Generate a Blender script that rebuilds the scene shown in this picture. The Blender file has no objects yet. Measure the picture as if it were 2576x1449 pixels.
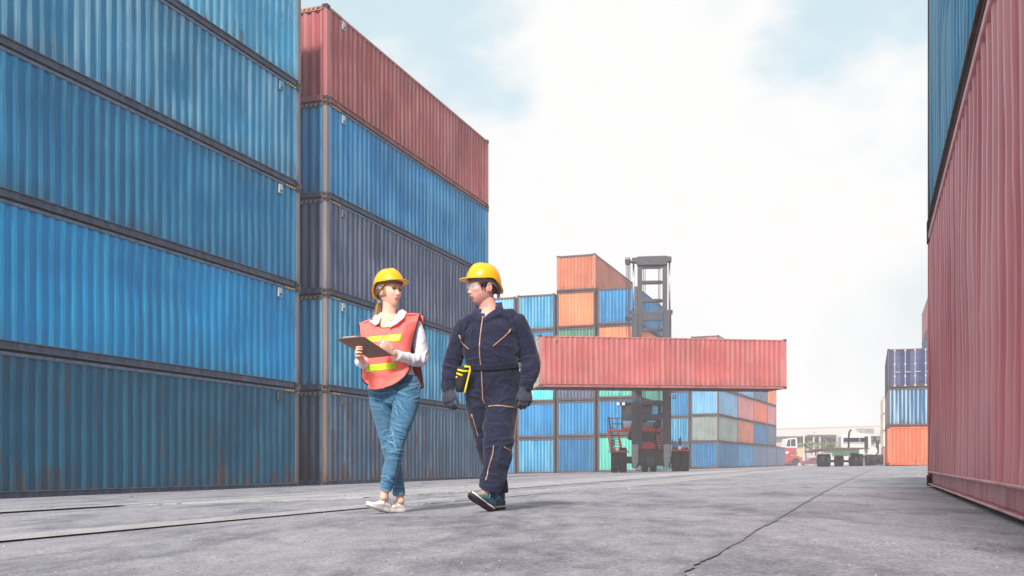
import bpy, bmesh, math, random
import numpy as np
from mathutils import Vector, Matrix, Euler
from mathutils.bvhtree import BVHTree

# ------------------------------------------------------------------ camera, sky, sun, exposure
SC = bpy.context.scene
COL = SC.collection
R = math.radians
EYE = 0.30                      # camera height above the yard's datum
FPX = 2528.0                    # focal length for a frame 2576 wide
SLOPE_X, SLOPE_Y = 0.022, -0.004  # the yard drains: cross fall and long fall

cam_d = bpy.data.cameras.new('camera')
cam_d.sensor_width = 36.0
cam_d.lens = 36.0 * FPX / 2576.0
cam_d.shift_y = (1172.0 - 724.5) / 2576.0
cam_d.clip_start = 0.05
cam_d.clip_end = 3000
cam = bpy.data.objects.new('camera', cam_d)
COL.objects.link(cam)
cam.location = (0, 0, EYE)
cam.rotation_euler = (R(90), 0, 0)
SC.camera = cam

SUN_EL, SUN_AZ = R(40), R(196)   # azimuth clockwise from +Y
world = bpy.data.worlds.new('World')
SC.world = world
world.use_nodes = True
def build_world():
    nt = world.node_tree
    N, Lk = nt.nodes, nt.links
    N.clear()
    out = N.new('ShaderNodeOutputWorld'); bg = N.new('ShaderNodeBackground')
    bg.inputs['Strength'].default_value = 0.12
    sky = N.new('ShaderNodeTexSky'); sky.sky_type = 'NISHITA'
    sky.sun_disc = False
    sky.sun_elevation = SUN_EL; sky.sun_rotation = SUN_AZ
    sky.air_density = 1.0; sky.dust_density = 2.0
    tc = N.new('ShaderNodeTexCoord')
    mp = N.new('ShaderNodeMapping'); mp.inputs['Scale'].default_value = (1.0, 1.0, 1.7)
    mp.inputs['Location'].default_value = (3.1, 0.4, 1.3)
    Lk.new(tc.outputs['Generated'], mp.inputs['Vector'])
    n1 = N.new('ShaderNodeTexNoise'); n1.inputs['Scale'].default_value = 2.6
    n1.inputs['Detail'].default_value = 9; n1.inputs['Roughness'].default_value = 0.58
    Lk.new(mp.outputs['Vector'], n1.inputs['Vector'])
    # gaps in the cloud: soft openings at given directions, edges broken by the noise
    acc = None
    for (d, rad, amt) in (((-0.19, 0.86, 0.49), 0.165, 0.36), ((0.31, 0.87, 0.40), 0.15, 0.36),
                          ((0.00, 0.90, 0.33), 0.09, 0.19), ((-0.6, 0.2, 0.7), 0.4, 0.25), ((0.7, -0.3, 0.6), 0.4, 0.25)):
        v = Vector(d).normalized()
        ds = N.new('ShaderNodeVectorMath'); ds.operation = 'DISTANCE'
        Lk.new(tc.outputs['Generated'], ds.inputs[0]); ds.inputs[1].default_value = v
        mr = N.new('ShaderNodeMapRange'); mr.interpolation_type = 'SMOOTHSTEP'
        mr.inputs['From Min'].default_value = 0.0; mr.inputs['From Max'].default_value = rad * 1.6
        mr.inputs['To Min'].default_value = amt; mr.inputs['To Max'].default_value = 0.0
        Lk.new(ds.outputs['Value'], mr.inputs['Value'])
        if acc is None: acc = mr.outputs['Result']
        else:
            ad = N.new('ShaderNodeMath'); ad.operation = 'ADD'
            Lk.new(acc, ad.inputs[0]); Lk.new(mr.outputs['Result'], ad.inputs[1]); acc = ad.outputs[0]
    sub = N.new('ShaderNodeMath'); sub.operation = 'SUBTRACT'
    Lk.new(n1.outputs['Fac'], sub.inputs[0]); Lk.new(acc, sub.inputs[1])
    cr = N.new('ShaderNodeValToRGB')
    cr.color_ramp.elements[0].position = 0.26; cr.color_ramp.elements[1].position = 0.405
    cr.color_ramp.interpolation = 'EASE'
    Lk.new(sub.outputs[0], cr.inputs['Fac'])
    # cloud body: bright white with faint grey-blue undersides
    n2 = N.new('ShaderNodeTexNoise'); n2.inputs['Scale'].default_value = 3.2
    n2.inputs['Detail'].default_value = 5
    mp2 = N.new('ShaderNodeMapping'); mp2.inputs['Location'].default_value = (9.1, 2.2, 4.0)
    Lk.new(tc.outputs['Generated'], mp2.inputs['Vector']); Lk.new(mp2.outputs['Vector'], n2.inputs['Vector'])
    cc = N.new('ShaderNodeValToRGB')
    cc.color_ramp.elements[0].position = 0.34; cc.color_ramp.elements[0].color = (0.74, 0.85, 0.88, 1)
    cc.color_ramp.elements[1].position = 0.50; cc.color_ramp.elements[1].color = (0.985, 0.985, 0.98, 1)
    Lk.new(n2.outputs['Fac'], cc.inputs['Fac'])
    sc = N.new('ShaderNodeVectorMath'); sc.operation = 'SCALE'; sc.inputs['Scale'].default_value = 6.25
    Lk.new(cc.outputs['Color'], sc.inputs[0])
    # thin high veil over the blue
    veil = N.new('ShaderNodeMixRGB'); veil.inputs['Fac'].default_value = 0.72
    veil.inputs['Color2'].default_value = (4.9, 6.05, 6.2, 1)
    Lk.new(sky.outputs['Color'], veil.inputs['Color1'])
    mx = N.new('ShaderNodeMixRGB')
    Lk.new(cr.outputs['Color'], mx.inputs['Fac'])
    Lk.new(veil.outputs['Color'], mx.inputs['Color1']); Lk.new(sc.outputs[0], mx.inputs['Color2'])
    Lk.new(mx.outputs['Color'], bg.inputs['Color'])
    Lk.new(bg.outputs[0], out.inputs['Surface'])
build_world()

sun_d = bpy.data.lights.new('sun', 'SUN')
sun_d.energy = 4.0; sun_d.angle = R(7); sun_d.color = (1.0, 0.94, 0.87)
sun = bpy.data.objects.new('sun', sun_d); COL.objects.link(sun)
sdir = Vector((math.sin(SUN_AZ) * math.cos(SUN_EL), math.cos(SUN_AZ) * math.cos(SUN_EL), math.sin(SUN_EL)))
sun.rotation_euler = (-sdir).to_track_quat('-Z', 'Y').to_euler()
sun.location = (10, -20, 40)

SC.view_settings.view_transform = 'Standard'
SC.view_settings.look = 'None'
SC.view_settings.exposure = 0.42
SC.view_settings.gamma = 1.0
SC.render.engine = 'CYCLES'
SC.cycles.max_bounces = 6
SC.cycles.diffuse_bounces = 3
SC.cycles.volume_bounces = 2
SC.cycles.use_denoising = True

# ------------------------------------------------------------------ helpers
def srgb(r, g, b, k=1.0):
    def f(c):
        c /= 255.0
        return (c / 12.92 if c <= 0.04045 else ((c + 0.055) / 1.055) ** 2.4) * k
    return (f(r), f(g), f(b), 1.0)

def gz(x, y): return SLOPE_X * x + SLOPE_Y * y          # height of the yard

def gp(px, py):                                          # where a sight line meets the yard
    u = (px - 1288.0) / FPX
    Y = EYE / ((py - 1172.0) / FPX + SLOPE_X * u + SLOPE_Y)
    return Vector((u * Y, Y, gz(u * Y, Y)))

class MB:
    """collects shapes and links them as ONE mesh object"""
    def __init__(s): s.v = []; s.f = []; s.m = []; s.cur = 0
    def add(s, vs, fs, m=None):
        o = len(s.v); s.v.extend([tuple(v) for v in vs])
        for f in fs: s.f.append(tuple(i + o for i in f)); s.m.append(s.cur if m is None else m)
        return s
    def box(s, x0, y0, z0, x1, y1, z1, M=None, m=None):
        vs = [Vector(p) for p in ((x0,y0,z0),(x1,y0,z0),(x1,y1,z0),(x0,y1,z0),(x0,y0,z1),(x1,y0,z1),(x1,y1,z1),(x0,y1,z1))]
        if M is not None: vs = [M @ v for v in vs]
        return s.add(vs, [(0,3,2,1),(4,5,6,7),(0,1,5,4),(1,2,6,5),(2,3,7,6),(3,0,4,7)], m)
    def beam(s, a, b, w, h, m=None, up=(0,0,1)):
        a, b = Vector(a), Vector(b); t = (b - a); L = t.length; t.normalize()
        up = Vector(up)
        if abs(t.dot(up)) > 0.95: up = Vector((0,1,0))
        sd = t.cross(up).normalized(); u2 = sd.cross(t)
        M = Matrix((( t.x, sd.x, u2.x, a.x), (t.y, sd.y, u2.y, a.y), (t.z, sd.z, u2.z, a.z), (0,0,0,1)))
        return s.box(0, -w/2, -h/2, L, w/2, h/2, M, m)
    def prism(s, poly, y0, y1, M=None, m=None):         # poly in (x,z), extruded along y
        n = len(poly)
        vs = [Vector((p[0], y0, p[1])) for p in poly] + [Vector((p[0], y1, p[1])) for p in poly]
        if M is not None: vs = [M @ v for v in vs]
        fs = [tuple(range(n)), tuple(range(2*n-1, n-1, -1))]
        fs += [(i, i + n, (i+1) % n + n, (i+1) % n) for i in range(n)]
        return s.add(vs, fs, m)
    def loft(s, rings, caps=True, m=None, closed=True):
        n = len(rings[0]); vs = [p for r in rings for p in r]; fs = []
        k = n if closed else n - 1
        for i in range(len(rings) - 1):
            for j in range(k):
                a, b = i*n + j, i*n + (j+1) % n
                fs.append((a, b, b + n, a + n))
        if caps: fs.append(tuple(range(n-1, -1, -1))); fs.append(tuple(range((len(rings)-1)*n, len(rings)*n)))
        return s.add(vs, fs, m)
    def tube(s, pts, r, n=8, m=None, flat=1.0):
        pts = [Vector(p) for p in pts]; rings = []
        prev = None
        for i, p in enumerate(pts):
            t = (pts[min(i+1, len(pts)-1)] - pts[max(i-1, 0)]).normalized()
            ref = Vector((0,0,1)) if abs(t.z) < 0.9 else Vector((0,1,0))
            if prev is not None: ref = prev
            a = (ref - t * ref.dot(t)).normalized(); b = t.cross(a); prev = a
            rr = r[i] if isinstance(r, (list, tuple)) else r
            rings.append([p + a * (rr * math.cos(2*math.pi*k/n)) + b * (rr * flat * math.sin(2*math.pi*k/n)) for k in range(n)])
        return s.loft(rings, True, m)
    def lathe(s, prof, n=24, M=None, m=None):           # prof of (radius, x), round the x axis
        rings = [[Vector((x, r*math.cos(2*math.pi*k/n), r*math.sin(2*math.pi*k/n))) for k in range(n)] for r, x in prof]
        if M is not None: rings = [[M @ p for p in r] for r in rings]
        return s.loft(rings, True, m)
    def sheet(s, grid, m=None):                          # grid of rows of points
        n = len(grid[0])
        return s.add([p for r in grid for p in r], [(i*n+j, i*n+j+1, (i+1)*n+j+1, (i+1)*n+j) for i in range(len(grid)-1) for j in range(n-1)], m)
    def mesh(s, name, smooth=False):
        me = bpy.data.meshes.new(name); me.from_pydata(s.v, [], s.f)
        bm = bmesh.new(); bm.from_mesh(me); bmesh.ops.recalc_face_normals(bm, faces=bm.faces[:]) if smooth is not None else None
        bm.to_mesh(me); bm.free()
        for p, i in zip(me.polygons, s.m): p.material_index = i; p.use_smooth = bool(smooth)
        me.update(); return me
    def build(s, name, mats, parent=None, smooth=False, bevel=0.0, seg=1):
        return link(name, s.mesh(name, smooth), mats, parent, bevel, seg)

def link(name, me, mats, parent=None, bevel=0.0, seg=1):
    o = bpy.data.objects.new(name, me); COL.objects.link(o)
    if not isinstance(mats, (list, tuple)): mats = [mats]
    if len(me.materials) == 0:
        for _ in mats: me.materials.append(None)
    for i, mt in enumerate(mats):
        if mt is not None and i < len(o.material_slots):
            o.material_slots[i].link = 'OBJECT'; o.material_slots[i].material = mt
    if parent: o.parent = parent
    if bevel:
        md = o.modifiers.new('bevel', 'BEVEL'); md.width = bevel; md.segments = seg; md.limit_method = 'ANGLE'; md.angle_limit = R(40)
    return o

def tag(o, label=None, cat=None, group=None, kind=None):
    if label: o['label'] = label
    if cat: o['category'] = cat
    if group: o['group'] = group
    if kind: o['kind'] = kind
    return o

def thing(name, label, cat, loc=(0,0,0), rz=0.0, group=None):
    o = bpy.data.objects.new(name, None); COL.objects.link(o); o.empty_display_size = 0.3
    o.location = loc; o.rotation_euler = (0, 0, rz)
    return tag(o, label, cat, group)

def vnoise(p, seed=0):
    """vectorised smooth 3-D noise in -1..1 for an (n,3) array"""
    p = np.asarray(p, float); i = np.floor(p).astype(np.int64); f = p - i
    u = f*f*f*(f*(f*6-15)+10)
    def h(ix, iy, iz):
        n = (ix*374761393 + iy*668265263 + iz*1274126177 + seed*987643211) & 0xFFFFFFFF
        n = ((n ^ (n >> 13)) * 1274126177) & 0xFFFFFFFF
        n = ((n ^ (n >> 16)) * 2246822519) & 0xFFFFFFFF
        return ((n ^ (n >> 15)) & 0xFFFF) / 32767.5 - 1.0
    r = 0
    for dx in (0,1):
        for dy in (0,1):
            for dz in (0,1):
                w = (u[:,0] if dx else 1-u[:,0])*(u[:,1] if dy else 1-u[:,1])*(u[:,2] if dz else 1-u[:,2])
                r = r + w*h(i[:,0]+dx, i[:,1]+dy, i[:,2]+dz)
    return r

# ------------------------------------------------------------------ materials
MATS = {}
def nodes(name):
    m = bpy.data.materials.new(name); m.use_nodes = True
    nt = m.node_tree; b = nt.nodes['Principled BSDF']
    return m, nt.nodes, nt.links, b

def plain(name, col, rough=0.6, metal=0.0, noise=0.12, scale=14.0, spec=0.35, bump=0.0, bscale=60.0):
    """one colour, gently mottled"""
    if name in MATS: return MATS[name]
    m, N, Lk, b = nodes(name)
    tc = N.new('ShaderNodeTexCoord'); n = N.new('ShaderNodeTexNoise')
    n.inputs['Scale'].default_value = scale; n.inputs['Detail'].default_value = 5
    Lk.new(tc.outputs['Object'], n.inputs['Vector'])
    mx = N.new('ShaderNodeMixRGB'); mx.blend_type = 'MIX'
    mx.inputs['Color1'].default_value = tuple(c*(1-noise) for c in col[:3]) + (1,)
    mx.inputs['Color2'].default_value = tuple(min(1, c*(1+noise)) for c in col[:3]) + (1,)
    Lk.new(n.outputs['Fac'], mx.inputs['Fac']); Lk.new(mx.outputs[0], b.inputs['Base Color'])
    b.inputs['Roughness'].default_value = rough; b.inputs['Metallic'].default_value = metal
    b.inputs['Specular IOR Level'].default_value = spec
    if bump:
        n2 = N.new('ShaderNodeTexNoise'); n2.inputs['Scale'].default_value = bscale; n2.inputs['Detail'].default_value = 3
        Lk.new(tc.outputs['Object'], n2.inputs['Vector'])
        bp = N.new('ShaderNodeBump'); bp.inputs['Strength'].default_value = bump; bp.inputs['Distance'].default_value = 0.01
        Lk.new(n2.outputs['Fac'], bp.inputs['Height']); Lk.new(bp.outputs[0], b.inputs['Normal'])
    MATS[name] = m; return m

def math_node(N, Lk, op, a, bb, clamp=False):
    x = N.new('ShaderNodeMath'); x.operation = op; x.use_clamp = clamp
    for i, q in enumerate((a, bb)):
        if isinstance(q, (int, float)): x.inputs[i].default_value = q
        else: Lk.new(q, x.inputs[i])
    return x.outputs[0]

def ramp(N, Lk, src, p0, p1, c0=(0,0,0,1), c1=(1,1,1,1)):
    r = N.new('ShaderNodeValToRGB'); e = r.color_ramp.elements
    e[0].position = p0; e[1].position = p1; e[0].color = c0; e[1].color = c1
    Lk.new(src, r.inputs['Fac']); return r.outputs['Color']

def paint(name, col, chalk=0.3, rust=0.25, grime=0.35, chalk_col=(0.42, 0.55, 0.62, 1), rough=0.5, streak=3.2):
    """weathered container paint: chalky run marks, rust specks, soot stains"""
    if name in MATS: return MATS[name]
    m, N, Lk, b = nodes(name)
    tc = N.new('ShaderNodeTexCoord'); oi = N.new('ShaderNodeObjectInfo')
    off = N.new('ShaderNodeVectorMath'); off.operation = 'SCALE'; off.inputs['Scale'].default_value = 37.0
    cb = N.new('ShaderNodeCombineXYZ')
    for k in range(3): Lk.new(oi.outputs['Random'], cb.inputs[k])
    Lk.new(cb.outputs[0], off.inputs[0])
    ad = N.new('ShaderNodeVectorMath'); ad.operation = 'ADD'
    Lk.new(tc.outputs['Object'], ad.inputs[0]); Lk.new(off.outputs[0], ad.inputs[1])
    P = ad.outputs[0]
    def noise(scale3, detail=4, rough_=0.55, sc=1.0):
        mp = N.new('ShaderNodeMapping'); mp.inputs['Scale'].default_value = scale3
        Lk.new(P, mp.inputs['Vector'])
        n = N.new('ShaderNodeTexNoise'); n.inputs['Scale'].default_value = sc
        n.inputs['Detail'].default_value = detail; n.inputs['Roughness'].default_value = rough_
        Lk.new(mp.outputs[0], n.inputs['Vector']); return n.outputs['Fac']
    big = noise((0.35, 0.35, 0.5), 3)
    runs = noise((streak, streak, 0.22), 5, 0.6)
    fine = noise((14, 14, 5), 4)
    spots = noise((5, 5, 1.6), 6, 0.7)
    runs2 = noise((7.0, 7.0, 0.30), 4, 0.6)
    # base tone wanders panel to panel
    base = N.new('ShaderNodeMixRGB')
    base.inputs['Color1'].default_value = tuple(c*0.78 for c in col[:3]) + (1,)
    base.inputs['Color2'].default_value = tuple(c*1.22 for c in col[:3]) + (1,)
    Lk.new(ramp(N, Lk, big, 0.3, 0.7), base.inputs['Fac'])
    c1 = N.new('ShaderNodeMixRGB'); c1.inputs['Color2'].default_value = chalk_col
    Lk.new(base.outputs[0], c1.inputs['Color1'])
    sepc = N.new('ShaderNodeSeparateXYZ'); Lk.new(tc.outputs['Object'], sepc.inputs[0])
    rub_light = N.new('ShaderNodeMapRange'); rub_light.inputs['From Min'].default_value = 0.030; rub_light.inputs['From Max'].default_value = 0.004
    rub_light.inputs['To Min'].default_value = -0.10; rub_light.inputs['To Max'].default_value = 0.16
    Lk.new(sepc.outputs['Y'], rub_light.inputs['Value'])          # the proud faces are scuffed; painted light also lifts them against the grooves
    Lk.new(math_node(N, Lk, 'MULTIPLY', ramp(N, Lk, math_node(N, Lk, 'ADD', runs, rub_light.outputs[0]), 0.44, 0.72), chalk), c1.inputs['Fac'])
    # soot and hand-height grime
    c2 = N.new('ShaderNodeMixRGB'); c2.inputs['Color2'].default_value = (0.028, 0.03, 0.038, 1)
    Lk.new(c1.outputs[0], c2.inputs['Color1'])
    sep = N.new('ShaderNodeSeparateXYZ'); Lk.new(tc.outputs['Object'], sep.inputs[0])
    mr = N.new('ShaderNodeMapRange'); mr.inputs['From Min'].default_value = 0.1; mr.inputs['From Max'].default_value = 0.75
    mr.inputs['To Min'].default_value = 0.30; mr.inputs['To Max'].default_value = 0.0
    Lk.new(sep.outputs['Z'], mr.inputs['Value'])
    gsum = math_node(N, Lk, 'ADD', runs2, mr.outputs[0])
    gfac = math_node(N, Lk, 'MULTIPLY', ramp(N, Lk, gsum, 0.60, 0.88), grime)
    Lk.new(gfac, c2.inputs['Fac'])
    # rust: specks that grow into run marks
    c3 = N.new('ShaderNodeMixRGB'); c3.inputs['Color2'].default_value = (0.115, 0.052, 0.036, 1)
    Lk.new(c2.outputs[0], c3.inputs['Color1'])
    rsum = math_node(N, Lk, 'ADD', math_node(N, Lk, 'MULTIPLY', spots, 0.55), math_node(N, Lk, 'MULTIPLY', runs2, 0.5))
    rsum = math_node(N, Lk, 'ADD', rsum, math_node(N, Lk, 'MULTIPLY', mr.outputs[0], 0.25))
    rf = ramp(N, Lk, rsum, 0.70 - 0.14*rust, 0.78 - 0.12*rust)
    rf = math_node(N, Lk, 'MULTIPLY', rf, 0.85)
    Lk.new(rf, c3.inputs['Fac'])
    Lk.new(c3.outputs[0], b.inputs['Base Color'])
    ro = N.new('ShaderNodeMapRange'); ro.inputs['To Min'].default_value = rough - 0.1; ro.inputs['To Max'].default_value = rough + 0.22
    Lk.new(fine, ro.inputs['Value']); Lk.new(ro.outputs[0], b.inputs['Roughness'])
    b.inputs['Specular IOR Level'].default_value = 0.22
    bp = N.new('ShaderNodeBump'); bp.inputs['Strength'].default_value = 0.25; bp.inputs['Distance'].default_value = 0.004
    Lk.new(fine, bp.inputs['Height']); Lk.new(bp.outputs[0], b.inputs['Normal'])
    MATS[name] = m; return m

def ground_mat(name, c_lo, c_hi, c_stain, stain=0.6):
    m, N, Lk, b = nodes(name)
    tc = N.new('ShaderNodeTexCoord')
    def noise(scale, detail=5, rough_=0.6, warp=(1,1,1), loc=(0,0,0)):
        mp = N.new('ShaderNodeMapping'); mp.inputs['Scale'].default_value = warp; mp.inputs['Location'].default_value = loc
        Lk.new(tc.outputs['Object'], mp.inputs['Vector'])
        n = N.new('ShaderNodeTexNoise'); n.inputs['Scale'].default_value = scale
        n.inputs['Detail'].default_value = detail; n.inputs['Roughness'].default_value = rough_
        Lk.new(mp.outputs[0], n.inputs['Vector']); return n.outputs['Fac']
    broad = noise(0.9, 6, 0.6, (1.4, 0.6, 1)); mid = noise(7, 6, 0.65, (1.4, 0.6, 1)); fine = noise(60, 4, 0.7, (1.2, 0.7, 1)); grit = noise(220, 3, 0.7)
    st = noise(0.9, 7, 0.62, (1.5, 0.55, 1), (4.0, 1.7, 0))
    st2 = noise(3.4, 6, 0.7, (1.5, 0.5, 1), (1.0, 7.7, 0))
    c = N.new('ShaderNodeMixRGB'); c.inputs['Color1'].default_value = c_lo; c.inputs['Color2'].default_value = c_hi
    s = math_node(N, Lk, 'ADD', math_node(N, Lk, 'MULTIPLY', broad, 0.45), math_node(N, Lk, 'MULTIPLY', mid, 0.55))
    Lk.new(ramp(N, Lk, s, 0.36, 0.66), c.inputs['Fac'])
    d = N.new('ShaderNodeMixRGB'); d.inputs['Color2'].default_value = c_stain
    Lk.new(c.outputs[0], d.inputs['Color1'])
    sf = math_node(N, Lk, 'ADD', math_node(N, Lk, 'MULTIPLY', st, 0.55), math_node(N, Lk, 'MULTIPLY', st2, 0.45))
    Lk.new(math_node(N, Lk, 'MULTIPLY', ramp(N, Lk, sf, 0.475, 0.60), stain), d.inputs['Fac'])
    e = N.new('ShaderNodeMixRGB'); e.blend_type = 'MULTIPLY'; e.inputs['Fac'].default_value = 0.9
    Lk.new(d.outputs[0], e.inputs['Color1'])
    g = math_node(N, Lk, 'ADD', math_node(N, Lk, 'MULTIPLY', fine, 0.6), math_node(N, Lk, 'MULTIPLY', grit, 0.4))
    Lk.new(ramp(N, Lk, g, 0.36, 0.64, (0.42, 0.42, 0.45, 1), (1.30, 1.30, 1.30, 1)), e.inputs['Color2'])
    Lk.new(e.outputs[0], b.inputs['Base Color'])
    b.inputs['Roughness'].default_value = 0.85; b.inputs['Specular IOR Level'].default_value = 0.25
    h = math_node(N, Lk, 'ADD', math_node(N, Lk, 'MULTIPLY', mid, 0.6), math_node(N, Lk, 'MULTIPLY', g, 0.5))
    bp = N.new('ShaderNodeBump'); bp.inputs['Strength'].default_value = 0.7; bp.inputs['Distance'].default_value = 0.012
    Lk.new(h, bp.inputs['Height']); Lk.new(bp.outputs[0], b.inputs['Normal'])
    MATS[name] = m; return m

STEEL_DARK = plain('dark_steel', (0.022, 0.022, 0.027, 1), 0.5, 0.0, 0.3, 6)
RUST_STEEL = paint('rusty_post_steel', (0.13, 0.105, 0.10, 1), 0.25, 0.9, 0.4, (0.3, 0.25, 0.24, 1), 0.7, 6)
CASTING = paint('casting_steel', (0.15, 0.12, 0.115, 1), 0.3, 0.9, 0.3, (0.3, 0.27, 0.26, 1), 0.75, 8)
HAZARD = plain('hazard_yellow', (0.55, 0.32, 0.08, 1), 0.5)
HAZARD_BLACK = plain('hazard_black', (0.02, 0.02, 0.022, 1), 0.5)
VENT_GREY = plain('vent_grey', (0.42, 0.44, 0.46, 1), 0.5)
RUBBER = plain('tyre_rubber', (0.022, 0.022, 0.024, 1), 0.8, 0, 0.3, 20, 0.25, 0.3, 40)
CHROME = plain('rod_chrome', (0.75, 0.75, 0.76, 1), 0.18, 1.0, 0.05)
BAR_WHITE = plain('bar_paint_white', (0.46, 0.45, 0.46, 1), 0.5)

# ------------------------------------------------------------------ the yard
GROUND = ground_mat('yard_asphalt', (0.245, 0.242, 0.268, 1), (0.40, 0.392, 0.418, 1), (0.12, 0.118, 0.155, 1), 0.72)
APRON = ground_mat('apron_concrete', (0.35, 0.342, 0.355, 1), (0.485, 0.472, 0.475, 1), (0.21, 0.206, 0.23, 1), 0.5)
SEAL = plain('joint_tar', (0.19, 0.185, 0.205, 1), 0.8, 0, 0.4, 12)

def build_ground():
    xs = [-400, -60, -20, -8, 0, 8, 20, 60, 400]; ys = [-60, -5, 0, 4, 8, 14, 24, 40, 80, 200, 900]
    mb = MB(); mb.sheet([[Vector((x, y, gz(x, y))) for x in xs] for y in ys])
    g = mb.build('ground', GROUND); tag(g, kind='structure', label='mottled grey concrete yard with dark stains')
    rnd = random.Random(5)
    # two broad pours of paler concrete, each a little proud of the next, with broken front edges
    def apron(name, line, h0, h1, sd):
        rn = random.Random(sd); pts = []
        for i in range(len(line) - 1):
            a, b = gp(*line[i]), gp(*line[i+1]); n = max(2, int((b - a).length / 0.035))
            for k in range(n): pts.append(a.lerp(b, k / n))
        pts.append(gp(*line[-1])); n = len(pts); top = []; low = []; far = []
        w = 0.0
        for i, p in enumerate(pts):
            w = 0.92*w + rn.uniform(-0.028, 0.028); jag = w + rn.uniform(-0.02, 0.02)
            h = h0 + (h1 - h0) * i / (n - 1); h *= rn.uniform(0.8, 1.1)*float(np.clip(0.36 + 1.7*vnoise(np.array([[p.x*0.9, p.y*0.9, 0.3]]), sd)[0] + 0.5*vnoise(np.array([[p.x*5, p.y*5, 0.7]]), sd)[0], 0.04, 1.3))
            q = Vector((p.x, p.y + jag, 0))
            top.append(Vector((q.x, q.y, gz(q.x, q.y) + h))); low.append(Vector((q.x, q.y - 0.012, gz(q.x, q.y) - 0.02)))
        def off(d): return [Vector((t.x + d*0.33, t.y + d*0.94, gz(t.x + d*0.33, t.y + d*0.94) + (h0 + (h1-h0)*i/(n-1)))) for i, t in enumerate(top)]
        rows = [low, top, off(0.05), off(0.6), off(8), off(60)]
        mb = MB(); mb.sheet(rows)
        o = mb.build(name, APRON); tag(o, kind='structure'); return o
    a = apron('concrete_apron', [(-420, 1405), (0, 1352), (300, 1335), (600, 1303), (850, 1284.5), (1050, 1270), (1250, 1253), (1410, 1238), (1600, 1224)], 0.010, 0.003, 3)
    a['label'] = 'pale concrete apron with a broken front edge'
    b = apron('concrete_apron', [(-420, 1318), (0, 1288), (200, 1279), (460, 1268), (640, 1262), (900, 1254), (1180, 1238)], 0.017, 0.008, 8)
    b['label'] = 'upper concrete strip along the foot of the container stacks'
    # a tar-filled joint running off to the far side
    line = [(1560, 1600), (1672, 1478), (1745, 1424), (1830, 1378), (1900, 1338), (1985, 1290), (2060, 1245), (2110, 1218), (2160, 1197), (2196, 1181)]
    L, Rr = [], []
    ws = 0
    for i in range(len(line) - 1):
        p, q = gp(*line[i]), gp(*line[i+1]); n = 26
        for k in range(n):
            c = p.lerp(q, k / n); ws = 0.9*ws + rnd.uniform(-0.004, 0.004)
            wd = 0.008 + 0.008*rnd.random() + 0.0005*c.y
            if c.y < 5.0 and vnoise(np.array([[c.x*3, c.y*3, 0.5]]), 4)[0] < -0.12: wd *= 0.35
            for lst, sg in ((L, -1), (Rr, 1)):
                x = c.x + ws + sg*(wd + rnd.uniform(-0.005, 0.005)); lst.append(Vector((x, c.y, gz(x, c.y) + 0.005)))
    mb = MB(); mb.sheet([L, Rr]); o = mb.build('joint_seal', SEAL, g)
    # hairline cracks
    for line in ([(1990, 1197), (1700, 1203), (1400, 1214)], [(2100, 1191), (1850, 1196)], [(1480, 1283), (1300, 1290), (1180, 1300)]):
        L, Rr = [], []
        for i in range(len(line) - 1):
            p, q = gp(*line[i]), gp(*line[i+1]); n = 60
            for k in range(n):
                c = p.lerp(q, k/n); ws = 0.85*ws + rnd.uniform(-0.02, 0.02); wd = max(0.002, 0.0007*c.y*rnd.uniform(0.1, 1.2))
                L.append(Vector((c.x, c.y + ws - wd, gz(c.x, c.y) + 0.009))); Rr.append(Vector((c.x, c.y + ws + wd, gz(c.x, c.y) + 0.009)))
        mb = MB(); mb.sheet([L, Rr]); mb.build('crack', SEAL, g)
    # loose grit and pebbles
    mb = MB()
    for i in range(1500):
        y = 2.4 + 26 * rnd.random()**2.2; x = (rnd.uniform(-0.56, 0.5)) * y
        s = rnd.choice((0.0015, 0.002, 0.003, 0.004)) * rnd.uniform(0.6, 1.3) * (0.45 + y/9)
        if rnd.random() < 0.04: s *= 1.9
        c = Vector((x, y, gz(x, y) + s*0.25 + (0.018 if y > 6.2 and x < -0.5 else 0)))
        a = rnd.uniform(0, 6.28); ring = [c + Vector((math.cos(a + k*1.257)*s*rnd.uniform(0.7, 1.3), math.sin(a + k*1.257)*s*rnd.uniform(0.7, 1.3), -s*0.3)) for k in range(5)]
        tp = c + Vector((0, 0, s*rnd.uniform(0.3, 0.8)))
        mb.add(ring + [tp], [(k, (k+1) % 5, 5) for k in range(5)], rnd.choice((0, 0, 1, 2)))
    o = mb.build('gravel', [plain('grit_dark', (0.07, 0.065, 0.07, 1), 0.9), plain('grit_brown', (0.16, 0.12, 0.10, 1), 0.9), plain('grit_pale', (0.5, 0.49, 0.48, 1), 0.9)])
    tag(o, 'loose grit and pebbles scattered over the concrete', 'gravel', kind='stuff')
build_ground()
# ------------------------------------------------------------------ containers
DV = Vector((0.3361, 0.9418, 0)); CV = Vector((0.9418, -0.3361, 0))   # along the lane / across it
LANE = math.atan2(DV.y, DV.x)
def lane(c, d): return CV * c + DV * d

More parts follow.
